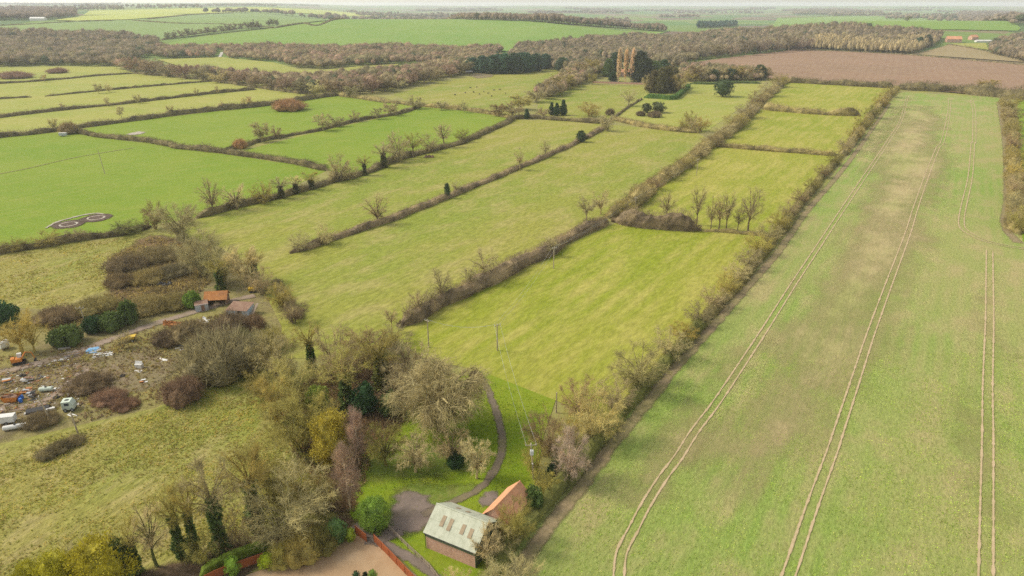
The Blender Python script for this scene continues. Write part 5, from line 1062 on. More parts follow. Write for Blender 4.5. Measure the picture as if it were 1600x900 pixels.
g = Geo(); g.tube([(-bl / 2 - .2, -half - .02, 3.22), (bl / 2 + .2, -half - .02, 3.2)], [.07, .07], 8, True); g.build('gutter', M['dark'], barn)
g = Geo(); g.tube([(-bl / 2 - .05, -half - .02, 3.2), (-bl / 2 - .05, -bw / 2 - .12, 2.7), (-bl / 2 - .05, -bw / 2 - .12, 0)], [.05, .05, .05], 7, True); g.build('drainpipe', M['dark'], barn)
g = Geo(); g.box((0.4, bw / 2 + 0.06, 1.5), (3.4, 0.09, 3.0)); dr = g.build('door', M['green_board'], barn)
g = Geo(); g.box((0.55, bw / 2 + 0.14, 1.4), (0.06, 0.07, 0.3)); g.build('handle', M['dark'], dr)

ra, rb = Vector((-2.99, 87.74, 0)), Vector((1.35, 94.70, 0)); u = rb - ra
out = thing('outbuilding', 'low brick outbuilding with orange pantile roof behind the barn', 'outbuilding', (ra + rb) / 2, math.atan2(u.y, u.x))
gable_walls(u.length - 0.3, 4.5, 2.7, 4.85).build('wall', M['brick'], out)
pitched_roof(out, u.length - 0.3, 4.5, 2.75, 4.9, M['pantile'], 0.2, 8, 3, 0.05, 'tile_course')
g = Geo(); g.box((-1.5, 2.28, 1.0), (1.0, 0.08, 2.0)); dr = g.build('door', M['green_board'], out); g = Geo(); g.box((-1.15, 2.35, 1.0), (0.05, 0.06, 0.2)); g.build('handle', M['dark'], dr)
g = Geo(); g.box((1.6, 2.27, 1.4), (0.9, 0.06, 0.8)); g.build('window', M['glass'], out)

def house(name, label, px, py, rz, Lx, Wy, eave, ridge, wall, roof, nwin=4, chimney=True, cat='house', rows=3, nx=10):
    h = thing(name, label, cat, at(px, py), rz)
    gable_walls(Lx, Wy, eave, ridge).build('wall', M[wall], h); pitched_roof(h, Lx, Wy, eave + .05, ridge + .05, M[roof], .3, nx, rows, .06)
    for s in range(2 if eave > 4 else 1):
        for i in range(nwin):
            x = -Lx / 2 + (i + .5) * Lx / nwin
            if s == 0 and i == nwin // 2:
                g = Geo(); g.box((x, -Wy / 2 - .03, 1.0), (1.0, .08, 2.0)); g.build('door', M['green_board'], h); continue
            g = Geo(); g.box((x, -Wy / 2 - .03, 1.5 + 2.6 * s), (1.3, .08, 1.2)); f = g.build('window', M['white'], h)
            g = Geo(); g.box((x, -Wy / 2 - .075, 1.5 + 2.6 * s), (1.1, .02, 1.0)); g.build('pane', M['glass'], f)
    if chimney: g = Geo(); g.box((Lx * .32, 0, ridge + .5), (.9, .7, 1.6)); g.box((Lx * .32, 0, ridge + 1.35), (1.05, .85, .15)); g.build('chimney', M['brick'], h)
    return h
house('house', 'pinkish brick house half hidden behind the three poplars', 977, 119, 0.1, 15, 7, 5, 8, 'brick', 'pantile')
house('farmhouse', 'red brick farmhouse beside the distant white glasshouse', 1489, 66, -0.2, 26, 12, 6, 11, 'brick', 'pantile')
house('farmhouse', 'small brick house among trees beyond the stubble field', 1520, 62, 0.3, 16, 10, 5, 9, 'brick', 'pantile')
gh = thing('glasshouse', 'long white glasshouse at the distant farm', 'glasshouse', at(1538, 66), -0.1)
gable_walls(34, 9, 2.6, 4.2).build('wall', M['white'], gh); pitched_roof(gh, 34, 9, 2.7, 4.3, M['white'], .2, 12, 1, .06, 'roof_pane')
wb = thing('barn', 'white barn at the edge of the hilltop wood', 'barn', at(60, 32), 0.1); gable_walls(34, 14, 5, 8).build('wall', M['white'], wb); pitched_roof(wb, 34, 14, 5.1, 8.1, M['white'], .3, 8, 1)
st = thing('stable', 'small open stable with grey roof by the dark conifers', 'stable', at(733, 115), 0.15)
g = Geo(); g.box((0, 2.4, 1.4), (8, .15, 2.8)); g.box((-3.95, 0, 1.3), (.15, 4.8, 2.6)); g.box((3.95, 0, 1.3), (.15, 4.8, 2.6)); g.build('wall', M['oldwood'], st)
for i in range(6): g = Geo(); g.box((-3.6 + i * 1.44, 0, 2.95), (1.42, 6, .08), rx=R(6)); g.build('roof_sheet', M['zinc'], st)
for x in (-2.6, 0, 2.6): g = Geo(); g.box((x, -2.4, 1.25), (.2, .2, 2.6)); g.build('post', M['oldwood'], st)
sheet('stable_yard', [(730, 118), (745, 114), (775, 117), (768, 121), (745, 123)], G['dirt'], 'muddy ground in front of the small stable', 'patch', 3, 1)
sheet('feed_patch', [(195, 210), (215, 205), (232, 206), (222, 210), (200, 213)], M['chalk'], 'pale feeding patch in the upper bright paddock', 'patch', 2.5, 0.5)
gw = thing('garden_wall', 'long low red brick wall below the poplar house', 'wall', at(968, 131)); p0, p1 = at(925, 130), at(1012, 133); g = Geo(); v = p1 - p0
g.box((0, 0, 0.9), (v.length, .4, 2.0), rz=math.atan2(v.y, v.x)); g.build('brickwork', M['brick'], gw); g = Geo(); g.box((0, 0, 1.95), (v.length, .5, .12), rz=math.atan2(v.y, v.x)); g.build('coping', M['concrete'], gw)

# ------------------------------------------------------------------ fences
def panel_fence(label, pts, h, n):
    W = [at(*p) for p in pts]; f = thing('fence', label, 'fence', W[0]); C, ln = smooth_line(W, 0.2); idx = np.linspace(0, len(C) - 1, n + 1).astype(int)
    for k in range(n):
        a, b = C[idx[k]], C[idx[k + 1]]; d = b - a; l_ = np.linalg.norm(d); th = math.atan2(d[1], d[0]); m_ = (a + b) / 2 - [W[0].x, W[0].y]
        nb = max(3, int(l_ / .16))
        for i in range(nb):
            g = Geo(); g.box((0, 0, 0), (l_ / nb - .012, .03, h - .08)); o = g.build('board', M['fence'], f)
            q = a + d * (i + .5) / nb - [W[0].x, W[0].y]; o.location = (q[0], q[1], h / 2 + random.uniform(-.02, .02)); o.rotation_euler = (0, 0, th + random.uniform(-.03, .03))
        g = Geo(); g.box((0, 0, 0), (l_, .09, .05)); o = g.build('capping', M['fence'], f); o.location = (m_[0], m_[1], h); o.rotation_euler = (0, 0, th)
    for k in range(n + 1):
        q = C[idx[k]] - [W[0].x, W[0].y]; g = Geo(); g.box((0, 0, h / 2), (.11, .11, h + .14)); o = g.build('post', M['fence'], f); o.location = (q[0], q[1], 0)
panel_fence('long red stained board fence between garden and lane', [(585, 848), (605, 868), (628, 892), (660, 926)], 1.7, 6)
panel_fence('short red board fence beside the lime shrub', [(556, 834), (564, 841), (573, 848)], 1.7, 2)
panel_fence('red board fence in front of the lime green hedge', [(322, 912), (345, 901), (375, 890), (412, 877)], 1.6, 6)
def rail_fence(label, pts, n, h=1.1):
    W = [at(*p) for p in pts]; f = thing('rail_fence', label, 'fence', W[0]); C, ln = smooth_line(W, 0.2); idx = np.linspace(0, len(C) - 1, n + 1).astype(int); o0 = np.array([W[0].x, W[0].y])
    for k in range(n + 1):
        q = C[idx[k]] - o0; g = Geo(); g.box((0, 0, h / 2 - .1), (.12, .12, h + .2)); o = g.build('post', M['oldwood'], f); o.location = (q[0], q[1], 0)
    for k in range(n):
        a, b = C[idx[k]] - o0, C[idx[k + 1]] - o0
        for z in (.4, .75, 1.05): g = Geo(); g.tube([(a[0], a[1], z), (b[0], b[1], z)], [.05, .05], 4, True); g.build('rail', M['oldwood'], f)
rail_fence('weathered rail fence beside the grass strip by the barn', [(601, 818), (612, 832), (640, 860), (670, 888), (690, 915)], 9)
rail_fence('rail fence along the front of the lawn paddock', [(925, 133), (960, 134), (1012, 136)], 10, 1.3)

# ------------------------------------------------------------------ utility poles and wires
POLE_TOP = {}
def pole(key, px, py, ty, label, lean=0.0, arm=1.6, transformer=False, rz=0.3):
    h = max(5.0, height_of(px, py, ty)); t = thing('utility_pole', label, 'pole', at(px, py), rz, 'utility poles')
    g = Geo(); g.tube([(0, 0, -.4), (lean * .5, 0, h / 2), (lean, 0, h)], [.17, .15, .12], 8, True); g.build('pole', M['polewood'], t)
    if arm: 
        g = Geo(); g.box((lean, -.16, h - .35), (arm, .12, .14)); a = g.build('crossarm', M['polewood'], t)
        for x in (-.45, 0, .45): g = Geo(); g.cyl((lean + x * arm, -.16, h - .28), (lean + x * arm, -.16, h - .02), .07, 7, .05); g.build('insulator', M['ceramic'], a)
        g = Geo(); g.tube([(lean - arm * .35, -.12, h - .4), (lean, -.1, h - 1.1), (lean + arm * .35, -.12, h - .4)], [.03] * 3, 5); g.build('brace', M['dark'], t)
    if transformer:
        g = Geo(); g.box((lean * .8, -.45, h - 1.7), (.6, .5, .9)); g.cyl((lean * .8 - .2, -.45, h - 1.25), (lean * .8 - .2, -.45, h - 1.0), .05, 6); g.cyl((lean * .8 + .2, -.45, h - 1.25), (lean * .8 + .2, -.45, h - 1.0), .05, 6); g.build('transformer', M['ceramic'], t)
        g = Geo(); g.box((lean * .5, -.22, h * .45), (.22, .14, .3)); g.build('switch_box', M['white'], t)
    POLE_TOP[key] = (at(px, py), h, arm, rz, lean)
pole('a', 834, 749, 692, 'pole with transformer on the lawn beside boundary trees', -.6, 2.0, True, 0.1)
pole('b', 777, 548, 506, 'utility pole standing in the middle of the largest paddock', 0, 1.8, rz=.5)
pole('c', 670, 543, 499, 'utility pole near the copse edge in the largest paddock', 0, 1.4, rz=-.6)
pole('d', 865, 420, 386, 'utility pole against the overgrown hedge of the largest paddock', 0, 1.6, rz=.4)
pole('e', 992, 330, 308, 'utility pole inside the overgrown hedge corner', 0, 1.5, rz=.4)
pole('f', 1088, 275, 248, 'utility pole at the edge of the second mown paddock', 0, 1.5, rz=.4)
pole('g', 164, 272, 234, 'tall yellowish pole without crossarm in bright pasture', -.8, 0, rz=0)
pole('h', 137, 514, 479, 'crossarm pole beside the dark green scrapyard bushes', -.5, 2.0, rz=.2)
pole('i', 81, 660, 620, 'leaning bare pole in the scrapyard', -1.2, 0, rz=0)
pole('j', 122, 677, 645, 'dark pole at the rough pasture edge below the cab', -.3, 0, rz=0)
pole('k', 869, 645, 620, 'plain pole among the boundary trees above the lawn', 0, 0)
def wire(k0, k1, side, label, sag=1.2):
    (p, h, arm, rz0, ln0), (q, h2, arm2, rz2, ln2) = POLE_TOP[k0], POLE_TOP[k1]
    a = np.array(p) + [(ln0 + side * max(arm, .2) * .45) * math.cos(rz0), (ln0 + side * max(arm, .2) * .45) * math.sin(rz0), h - .02]; b = np.array(q) + [(ln2 + side * max(arm2, .2) * .45) * math.cos(rz2), (ln2 + side * max(arm2, .2) * .45) * math.sin(rz2), h2 - .02]
    t = np.linspace(0, 1, 14)[:, None]; P = a + (b - a) * t; P[:, 2] -= (4 * sag * t * (1 - t))[:, 0]
    g = Geo(); g.tube(P, np.full(14, .018), 4); tag(g.build('overhead_wire', M['zinc'], None), label, 'wire', 'overhead wires')
for k0, k1, nm in (('a', 'b', 'between transformer pole and paddock pole'), ('b', 'd', 'between paddock pole and hedge pole'), ('d', 'e', 'between the two hedge poles'), ('e', 'f', 'running to the second mown paddock'), ('b', 'c', 'between the two largest paddock poles')):
    for s, w_ in ((-1, 'one'), (1, 'other')): wire(k0, k1, s, '%s of two overhead wires %s' % (w_, nm), 1.5)

# ------------------------------------------------------------------ feeding rings, heaps, livestock
for k, (px, py, r_) in enumerate(((107, 351, 3.9), (150, 341, 3.9))):
    c = at(px, py); lab = ('nearer', 'farther')[k]
    sheet('mud_patch', [(c.x + math.cos(a) * (r_ + 2.6), c.y + math.sin(a) * (r_ + 2.6), 0) for a in np.arange(20) * .31416], M['mud'], 'trampled mud around the %s feeding ring' % lab, 'patch', 1.2, .3, True)
    circ = [(c.x + math.cos(a) * 3.0, c.y + math.sin(a) * 3.0) for a in np.linspace(0, 6.2832, 25)]
    ribbon('feed_ring', circ, 1.1, M['chalk'], 'pale ring of spilt feed in the %s mud patch' % lab, 'patch', world=True, wob=.3)
ribbon('feed_scatter', [(72, 357), (88, 348), (112, 341), (128, 337), (148, 334), (162, 335)], 1.6, M['chalk'], 'pale spilt feed streak linking the two feeding rings', 'patch', wob=.6)
def heap(name, label, cat, px, py, w, h, mat, n=3):
    t = thing(name, label, cat, at(px, py)); wm = metres(px, py, w); g = Geo()
    for i in range(n): g.lump(((i - (n - 1) / 2) * wm / n, rng.uniform(-.3, .3), 0), (wm / n * .8, wm / n * .7, h * rng.uniform(.7, 1)), 9, 5, .3, -.2)
    g.build('mound', M[mat], t); return t
heap('muck_heap', 'reddish muck heap in the long pasture', 'heap', 671, 246, 13, 1.2, 'soilheap')
heap('rubbish_heap', 'black and white rubbish heap on the bracken slope', 'heap', 258, 446, 20, 1.2, 'dark')
sk = bpy.data.meshes.new('cow_bones'); P = [(0, 0, 1.0), (.55, 0, 1.05), (.95, 0, 1.2), (1.25, 0, 1.15), (-.6, 0, 1.05), (-.95, 0, 1.15), (.5, .2, .5), (.5, .2, 0), (.5, -.2, .5), (.5, -.2, 0), (-.65, .2, .55), (-.72, .2, 0), (-.65, -.2, .55), (-.72, -.2, 0), (1.5, 0, .95), (-1.05, 0, .6)]
sk.from_pydata(P, [(0, 1), (1, 2), (2, 3), (0, 4), (4, 5), (1, 6), (6, 7), (1, 8), (8, 9), (4, 10), (10, 11), (4, 12), (12, 13), (3, 14), (5, 15)], [])
ob = bpy.data.objects.new('cow_bones', sk); COL.objects.link(ob); ob.modifiers.new('s', 'SKIN')
for i, v in enumerate(sk.skin_vertices[0].data): rr = [.36, .33, .2, .17, .34, .2, .12, .06, .12, .06, .13, .06, .13, .06, .09, .03][i]; v.radius = (rr, rr); v.use_root = i == 0
ob.modifiers.new('u', 'SUBSURF').levels = 1
cow_me = bpy.data.meshes.new_from_object(ob.evaluated_get(bpy.context.evaluated_depsgraph_get())); bpy.data.objects.remove(ob); cow_me.materials.clear(); cow_me.materials.append(M['hide'])
for k, (x, y) in enumerate([(711, 149), (727, 146), (740, 145), (749, 148), (756, 144), (763, 147), (772, 142), (781, 141), (790, 147), (735, 138), (745, 137), (768, 151)]):
    o = put('cow', cow_me, None); o.location = at(x, y); o.rotation_euler = (0, 0, rng.uniform(0, 6.28)); tag(o, '%s dark cow from the woodland in the pasture by the conifers' % ORD[k], 'cow', 'cattle grazing by the conifers')

# ------------------------------------------------------------------ scrapyard
def yard(name, label, cat, px, py, rz=0.0): return thing(name, label, cat, at(px, py), rz)
def wheel(parent, x, y, r_=.45, w=.25):
    g = Geo(); g.cyl((x, y - w / 2, r_), (x, y + w / 2, r_), r_, 14); t = g.build('wheel', M['tyre'], parent); g = Geo(); g.cyl((x, y - w / 2 - .02, r_), (x, y + w / 2 + .02, r_), r_ * .5, 10); g.build('rim', M['zinc'], t)
h = yard('hut', 'hut with steep rust orange roof beside the track', 'hut', 341, 474, .15)
g = Geo(); g.box((0, 1.9, 1.0), (5.6, .12, 2.2)); g.box((-2.8, 0, 1.0), (.12, 3.8, 2.2)); g.box((2.8, 0, 1.0), (.12, 3.8, 2.2)); g.build('wall', M['darkrust'], h)
for side in (-1, 1):
    for i in range(6): g = Geo(); g.box((-2.7 + i * 1.08, side * 1.25, 2.95), (1.07, 3.0, .06), rx=-side * R(38)); g.build('roof_sheet', M['rust'], h)
for x in (-2.6, 0, 2.6): g = Geo(); g.box((x, -1.9, 1.0), (.18, .18, 2.2)); g.build('post', M['oldwood'], h)
h = yard('tin_hut', 'grey tin hut with rusty flat roof beside the track', 'hut', 316, 484, .45)
g = Geo(); g.box((0, 0, 1.05), (3.4, 2.4, 2.1)); g.build('wall', M['zinc'], h)
for i in range(4): g = Geo(); g.box((-1.35 + i * .9, 0, 2.2), (.89, 2.8, .06), rx=R(7)); g.build('roof_sheet', M['darkrust'], h)
g = Geo(); g.box((.3, -1.24, .9), (.9, .06, 1.8)); g.build('door', M['darkrust'], h)
h = yard('shed', 'blue and white tin shed with brown sloping roof', 'shed', 377, 491, -.12)
g = Geo(); g.solid([(-2.2, 0), (2.2, 0), (2.2, 2.7), (-2.2, 2.1)], -2.9, 2.9, 'x'); g.build('wall', M['bluetin'], h)
for i in range(6): g = Geo(); g.box((-2.6 + i * 1.04, 0, 2.48), (1.03, 4.9, .06), rx=R(7.8)); g.build('roof_sheet', M['darkrust'], h)
g = Geo(); g.box((.8, -2.24, 1.0), (1.2, .06, 1.9)); g.build('door', M['dark'], h)
for i in range(3): g = Geo(); g.box((3.6 + i * .35, .3, 1.6 + .1 * i), (.3, 4.2, .06), rx=R(25)); g.build('leaning_board', M['oldwood'], h)
def digger(label, px, py, rz, body, cab, s=1.0):
    t = yard('digger', label, 'digger', px, py, rz); t.scale = (s, s, s)
    for y in (-.8, .8):
        g = Geo(); g.solid([(-1.4, .15), (-1.1, 0), (1.1, 0), (1.4, .15), (1.4, .55), (1.1, .75), (-1.1, .75), (-1.4, .55)], y - .22, y + .22, 'y'); g.build('track', M['tyre'], t)
    g = Geo(); g.box((-.4, 0, 1.2), (2.2, 1.7, .8)); g.box((-1.2, 0, 1.5), (.8, 1.6, .6)); g.build('body', M[body], t)
    g = Geo(); g.box((.3, .4, 2.0), (1.0, .8, 1.3)); c = g.build('cab', M[cab], t); g = Geo(); g.box((.82, .4, 2.1), (.04, .65, .8)); g.build('window', M['glass'], c)
    g = Geo(); g.tube([(.6, -.3, 1.3), (1.8, -.3, 3.0), (3.0, -.3, 2.6)], [.2, .18, .14], 4, True); a = g.build('boom', M[body], t); g = Geo(); g.tube([(3.0, -.3, 2.7), (3.4, -.3, .9)], [.13, .1], 4, True); g.build('dipper', M[body], a)
    g = Geo(); g.solid([(3.0, .2), (3.6, .1), (3.8, .6), (3.4, .9)], -.7, .1, 'y'); g.build('bucket', M['dark'], t)
digger('yellow digger half hidden behind the blue shed', 396, 456, .4, 'yellow', 'yellow', .85)
digger('orange digger with a white cab beside the track', 31, 568, .5, 'orange', 'white', .95)
t = yard('dumper', 'yellow dumper by two thin saplings', 'dumper', 204, 533, .3); g = Geo(); g.solid([(-.9, .6), (1.0, .6), (1.4, 1.5), (-1.0, 1.3)], -.8, .8, 'y'); g.build('tub', M['yellow'], t); g = Geo(); g.box((-1.5, 0, .8), (1.0, 1.1, .6)); g.build('engine', M['yellow'], t)
for x in (-1.4, .6):
    for y in (-.85, .85): wheel(t, x, y, .42)
t = yard('skip', 'rust orange skip beside the stony track', 'skip', 274, 512, -.25)
g = Geo(); W0, W1 = 1.3, 1.7
g.quad((-1.2, -.8, .1), (1.2, -.8, .1), (1.7, -.95, 1.3), (-1.7, -.95, 1.3)); g.quad((-1.2, .8, .1), (1.2, .8, .1), (1.7, .95, 1.3), (-1.7, .95, 1.3)); g.quad((-1.2, -.8, .1), (-1.2, .8, .1), (-1.7, .95, 1.3), (-1.7, -.95, 1.3)); g.quad((1.2, -.8, .1), (1.2, .8, .1), (1.7, .95, 1.3), (1.7, -.95, 1.3)); g.box((0, 0, .1), (2.4, 1.6, .08)); g.build('body', M['rust'], t)
g = Geo(); g.box((0, -.97, 1.3), (3.5, .09, .09)); g.box((0, .97, 1.3), (3.5, .09, .09)); g.box((-1.72, 0, 1.3), (.09, 2, .09)); g.box((1.72, 0, 1.3), (.09, 2, .09)); g.build('rim', M['rust'], t); g = Geo(); g.lump((0, 0, .7), (1.3, .75, .5), 9, 4, .3, -.3); g.build('load', M['rust'], t)
heap('rust_heap', 'small rusty scrap heap against the orange skip', 'heap', 262, 507, 10, 1.3, 'rust', 2)
t = yard('skip', 'orange skip full of scrap in the yard corner', 'skip', 19, 627, .1)
g = Geo(); g.quad((-1.2, -.8, .1), (1.2, -.8, .1), (1.7, -.95, 1.4), (-1.7, -.95, 1.4)); g.quad((-1.2, .8, .1), (1.2, .8, .1), (1.7, .95, 1.4), (-1.7, .95, 1.4)); g.quad((-1.2, -.8, .1), (-1.2, .8, .1), (-1.7, .95, 1.4), (-1.7, -.95, 1.4)); g.quad((1.2, -.8, .1), (1.2, .8, .1), (1.7, .95, 1.4), (1.7, -.95, 1.4)); g.box((0, 0, .1), (2.4, 1.6, .08)); g.build('body', M['orange'], t)
g = Geo(); g.lump((0, 0, 1.0), (1.4, .8, .6), 9, 4, .4, -.3); g.build('load', M['darkrust'], t)
for k, (x, y) in enumerate(((30, 626), (35, 624), (33, 629))):
    t = yard('barrel', ('first', 'second', 'third')[k] + ' of three deep blue barrels beside the orange skip', 'barrel', x, y); t['group'] = 'deep blue barrels'
    g = Geo(); g.tube([(0, 0, 0), (0, 0, .1), (0, 0, .5), (0, 0, .95), (0, 0, 1.05)], [.3, .36, .39, .36, .3], 12, True); g.build('drum', M['deepblue'], t); g = Geo(); g.tube([(0, 0, .33), (0, 0, .37)], [.41, .41], 12, True); g.tube([(0, 0, .68), (0, 0, .72)], [.41, .41], 12, True); g.build('hoop', M['deepblue'], t)
def stack(name, label, cat, px, py, rz, n, dims, mat, spread=.3, part='board', gap=0.0):
    t = yard(name, label, cat, px, py, rz)
    for i in range(n):
        g = Geo(); g.box((0, 0, 0), dims); o = g.build(part, M[mat] if isinstance(mat, str) else M[mat[i % len(mat)]], t); o.location = (rng.uniform(-spread, spread), rng.uniform(-spread, spread) + gap * (i - n / 2), dims[2] * (i + .5) * (1 if not gap else .3) + .03); o.rotation_euler = (rng.uniform(-.04, .04), rng.uniform(-.04, .04), rng.uniform(-.2, .2))
    return t
stack('pallet_stack', 'faded blue stack of panels beside the track', 'panels', 147, 547, .35, 7, (2.4, 1.3, .14), ('blue', 'blue', 'zinc'), .6, 'panel', .25)
stack('sheet_stack', 'long pale tin sheets beside the blue panels', 'sheets', 162, 554, .35, 7, (4.6, .5, .05), ('zinc', 'white'), .5, 'sheet', .3)
stack('sheet_stack', 'four white slanted sheets leaning by the tin hut', 'sheets', 320, 500, -.6, 4, (4.2, .5, .06), ('white', 'zinc'), .1, 'sheet', .6)
stack('timber_pile', 'jumbled old timber pile below the track', 'timber', 113, 556, .5, 12, (3.6, .16, .12), ('oldwood', 'darkrust', 'concrete'), .8, 'plank', .2)
stack('timber_pile', 'loose pale beams beside the jumbled timber', 'timber', 92, 563, .6, 3, (3.0, .2, .16), 'white', .5, 'beam', .4)
stack('concrete_beam', 'single pale concrete beam on the verge above the track', 'beam', 101, 546, 0.02, 1, (2.7, .5, .5), 'concrete', 0, 'beam')
stack('board_pile', 'white crossed boards among the yard weeds', 'boards', 252, 563, -.5, 4, (2.6, .5, .08), 'white', .4, 'board', .2)
stack('board_pile', 'long white board lying on the yard floor', 'boards', 211, 580, -.05, 2, (3.4, .5, .1), 'white', .2, 'board', .3)
t = yard('chest_freezer', 'white chest freezer standing in the yard', 'freezer', 218, 575, -.1); g = Geo(); g.box((0, 0, .55), (1.7, .9, 1.1)); g.build('body', M['white'], t); g = Geo(); g.box((0, .1, 1.3), (1.75, .1, 1.0), rx=R(-20)); g.build('lid', M['white'], t)
stack('board_pile', 'small scatter of white boards by the bramble mass', 'boards', 283, 544, .3, 5, (1.2, .4, .06), 'white', 1.2, 'board', .1)
stack('board_pile', 'pinkish broken boards at the yard edge', 'boards', 225, 597, .2, 5, (.9, .5, .1), ('rust', 'white', 'concrete'), .5, 'board')
stack('board_pile', 'pink and grey slabs near the frame edge', 'boards', 15, 597, .4, 7, (1.6, .7, .12), ('rust', 'concrete', 'zinc'), .7, 'slab')
stack('board_pile', 'grey rubble slabs in the middle of the scrap', 'boards', 43, 597, .2, 9, (1.2, .5, .12), ('zinc', 'concrete', 'darkrust'), .8, 'slab')
stack('board_pile', 'white bent sheets on the scrap bank', 'boards', 64, 590, -.4, 4, (1.9, .5, .06), ('white', 'dark'), .5, 'sheet')
stack('board_pile', 'rusty red scrap plates behind the barrels', 'boards', 44, 613, .3, 9, (1.3, .7, .1), ('rust', 'orange', 'darkrust', 'zinc'), .9, 'plate')
stack('board_pile', 'dark engine scrap beside the barrels', 'boards', 49, 621, .3, 10, (.8, .6, .16), ('dark', 'zinc', 'darkrust'), .9, 'plate')
stack('sheet_stack', 'white roofing sheets behind the orange skip', 'sheets', 25, 612, .3, 4, (2.4, .8, .06), 'white', .3, 'sheet', .2)
def tank(label, px, py, rz, L_, r_, mat):
    t = yard('tank', label, 'tank', px, py, rz); g = Geo(); g.tube([(-L_ / 2, 0, r_ + .2), (-L_ / 2 + .12, 0, r_ + .2), (L_ / 2 - .12, 0, r_ + .2), (L_ / 2, 0, r_ + .2)], [r_ * .8, r_, r_, r_ * .8], 14, True); g.build('shell', M[mat], t, smooth=False)
    for x in (-L_ * .3, L_ * .3): g = Geo(); g.box((x, 0, .15), (.15, r_ * 1.6, .4)); g.build('cradle', M['darkrust'], t)
    g = Geo(); g.cyl((0, 0, 2 * r_ + .15), (0, 0, 2 * r_ + .35), .2, 9); g.build('cap', M['dark'], t)
tank('pale green tank lying beside the looping side track', 73, 612, .2, 2.7, .5, 'mint'); tank('long white tank lying at the lower scrap edge', 25, 671, .35, 4.2, .5, 'white'); tank('white cylindrical tank behind the yellowish tree', 8, 545, .9, 2.0, 1.1, 'white')
t = yard('trailer', 'white box trailer among dark scrap at the frame edge', 'trailer', 13, 661, .25); g = Geo(); g.box((0, 0, 1.2), (3.0, 1.6, 1.4)); g.build('body', M['white'], t); g = Geo(); g.tube([(1.5, 0, .55), (2.6, 0, .5)], [.06, .05], 5, True); g.build('drawbar', M['dark'], t)
for y in (-.8, .8): wheel(t, 0, y, .35)
stack('board_pile', 'black boards and frames above the white trailer', 'boards', 10, 652, .25, 6, (3.0, .6, .1), ('dark', 'darkrust', 'white'), .5, 'board', .3)
t = yard('tarpaulin', 'black sheet stretched over a low frame', 'tarpaulin', 60, 642, .5); g = Geo(); g.solid([(-1.1, 0), (1.1, 0), (.9, .5), (0, .9), (-.9, .5)], -2.1, 2.1, 'x'); g.build('cover', M['dark'], t); g = Geo(); g.tube([(-2.6, -1, .1), (2.2, -1.2, .5)], [.06, .06], 5, True); g.build('pole', M['oldwood'], t)
stack('trough', 'small white trough beside the leaning pole', 'trough', 79, 641, .3, 1, (1.7, .6, .5), 'white', 0, 'trough_body')
t = yard('lorry_cab', 'pale lorry cab with dark window at the pasture edge', 'cab', 110, 640, .25)
g = Geo(); g.solid([(-1.1, .5), (1.1, .5), (1.1, 1.5), (.6, 2.4), (-1.1, 2.4)], -.95, .95, 'y'); g.build('body', M['mint'], t); g = Geo(); g.box((-.1, -.97, 1.8), (.9, .05, .6)); g.build('window', M['glass'], t); g = Geo(); g.box((-.2, 0, 2.43), (.7, .6, .05)); g.build('roof_hatch', M['dark'], t)
for x in (-.6, .7):
    for y in (-.9, .9): wheel(t, x, y, .4)
stack('board_pile', 'white planks propped in front of the lorry cab', 'boards', 115, 648, -.5, 2, (2.4, .3, .1), 'white', .1, 'plank', .5)
for k, (x, y) in enumerate(((192, 588), (36, 588), (88, 622))):
    t = yard('tyre', ('tyre lying on the yard floor by the freezer', 'tyre lying among the pink and grey slabs', 'tyre beside the side track')[k], 'tyre', x, y); g = Geo(); a = np.linspace(0, 6.2832, 13); g.tube(np.stack([np.cos(a) * .5, np.sin(a) * .5, np.full(13, .2)], 1), np.full(13, .2), 6); g.build('rubber', M['tyre'], t)
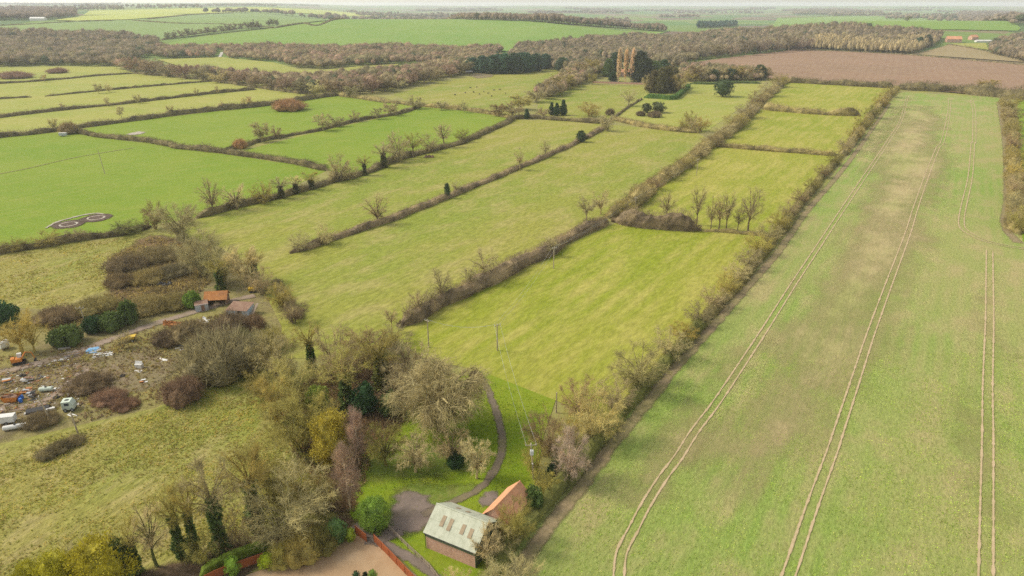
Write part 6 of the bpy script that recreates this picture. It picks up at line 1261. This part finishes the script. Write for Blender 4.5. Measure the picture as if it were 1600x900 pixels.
t = yard('stock_trailer', 'small white stock trailer at the thick hedge corner', 'trailer', 99, 213, .1); g = Geo(); g.box((0, 0, 1.4), (4.4, 2.0, 1.7)); g.build('body', M['zinc'], t); g = Geo(); g.box((0, 0, 2.28), (4.6, 2.1, .1)); g.build('roof', M['white'], t)
for y in (-1, 1): wheel(t, 0, y, .4)
# small scrap that nobody could count
g = Geo(); mats = []
pts = [(rng.uniform(0, 130), rng.uniform(0, 1)) for _ in range(420)]
for x, v_ in pts:
    y = 575 + v_ * 80 - x * 0.12; p = at(x, y); g.box((p.x, p.y, .12), (rng.uniform(.15, .8), rng.uniform(.1, .5), rng.uniform(.08, .35)), rz=rng.uniform(0, 3), rx=rng.uniform(-.3, .3))
m, tt, oo = new_mat('scrap_litter'); vo_ = N(tt, 'ShaderNodeTexVoronoi', Scale=0.9); L(tt, position(tt), vo_.inputs['Vector']); sp_ = N(tt, 'ShaderNodeSeparateColor'); L(tt, vo_.outputs['Color'], sp_.inputs[0]); cr_ = N(tt, 'ShaderNodeValToRGB'); L(tt, sp_.outputs[0], cr_.inputs[0]); cr_.color_ramp.interpolation = 'CONSTANT'
e = cr_.color_ramp.elements; e[0].color = (0.12, 0.08, 0.05, 1); e[1].position = .35; e[1].color = (0.3, 0.13, 0.05, 1)
for ps, c in ((.55, (.4, .36, .3)), (.7, (.05, .05, .05)), (.82, (.6, .58, .52)), (.93, (.2, .15, .1))): k = e.new(ps); k.color = rgb(c)
finish(tt, oo, cr_.outputs[0], .85); tag(g.build('scrap_debris', m), 'small rusty scrap strewn over the yard corner', 'debris', kind='stuff')

# ------------------------------------------------------------------ the air
g = Geo(); g.box((0, 7000, 48.5), (26000, 18600, 101)); m, tt, oo = new_mat('winter_haze'); pv = N(tt, 'ShaderNodeVolumePrincipled', Density=0.00008); pv.inputs['Color'].default_value = (0.93, 0.95, 1.0, 1); pv.inputs['Anisotropy'].default_value = 0.2
L(tt, pv.outputs[0], oo.inputs['Volume']); tag(g.build('haze', m), 'thin pale winter haze over the farmland', 'haze', kind='stuff')
#@@END
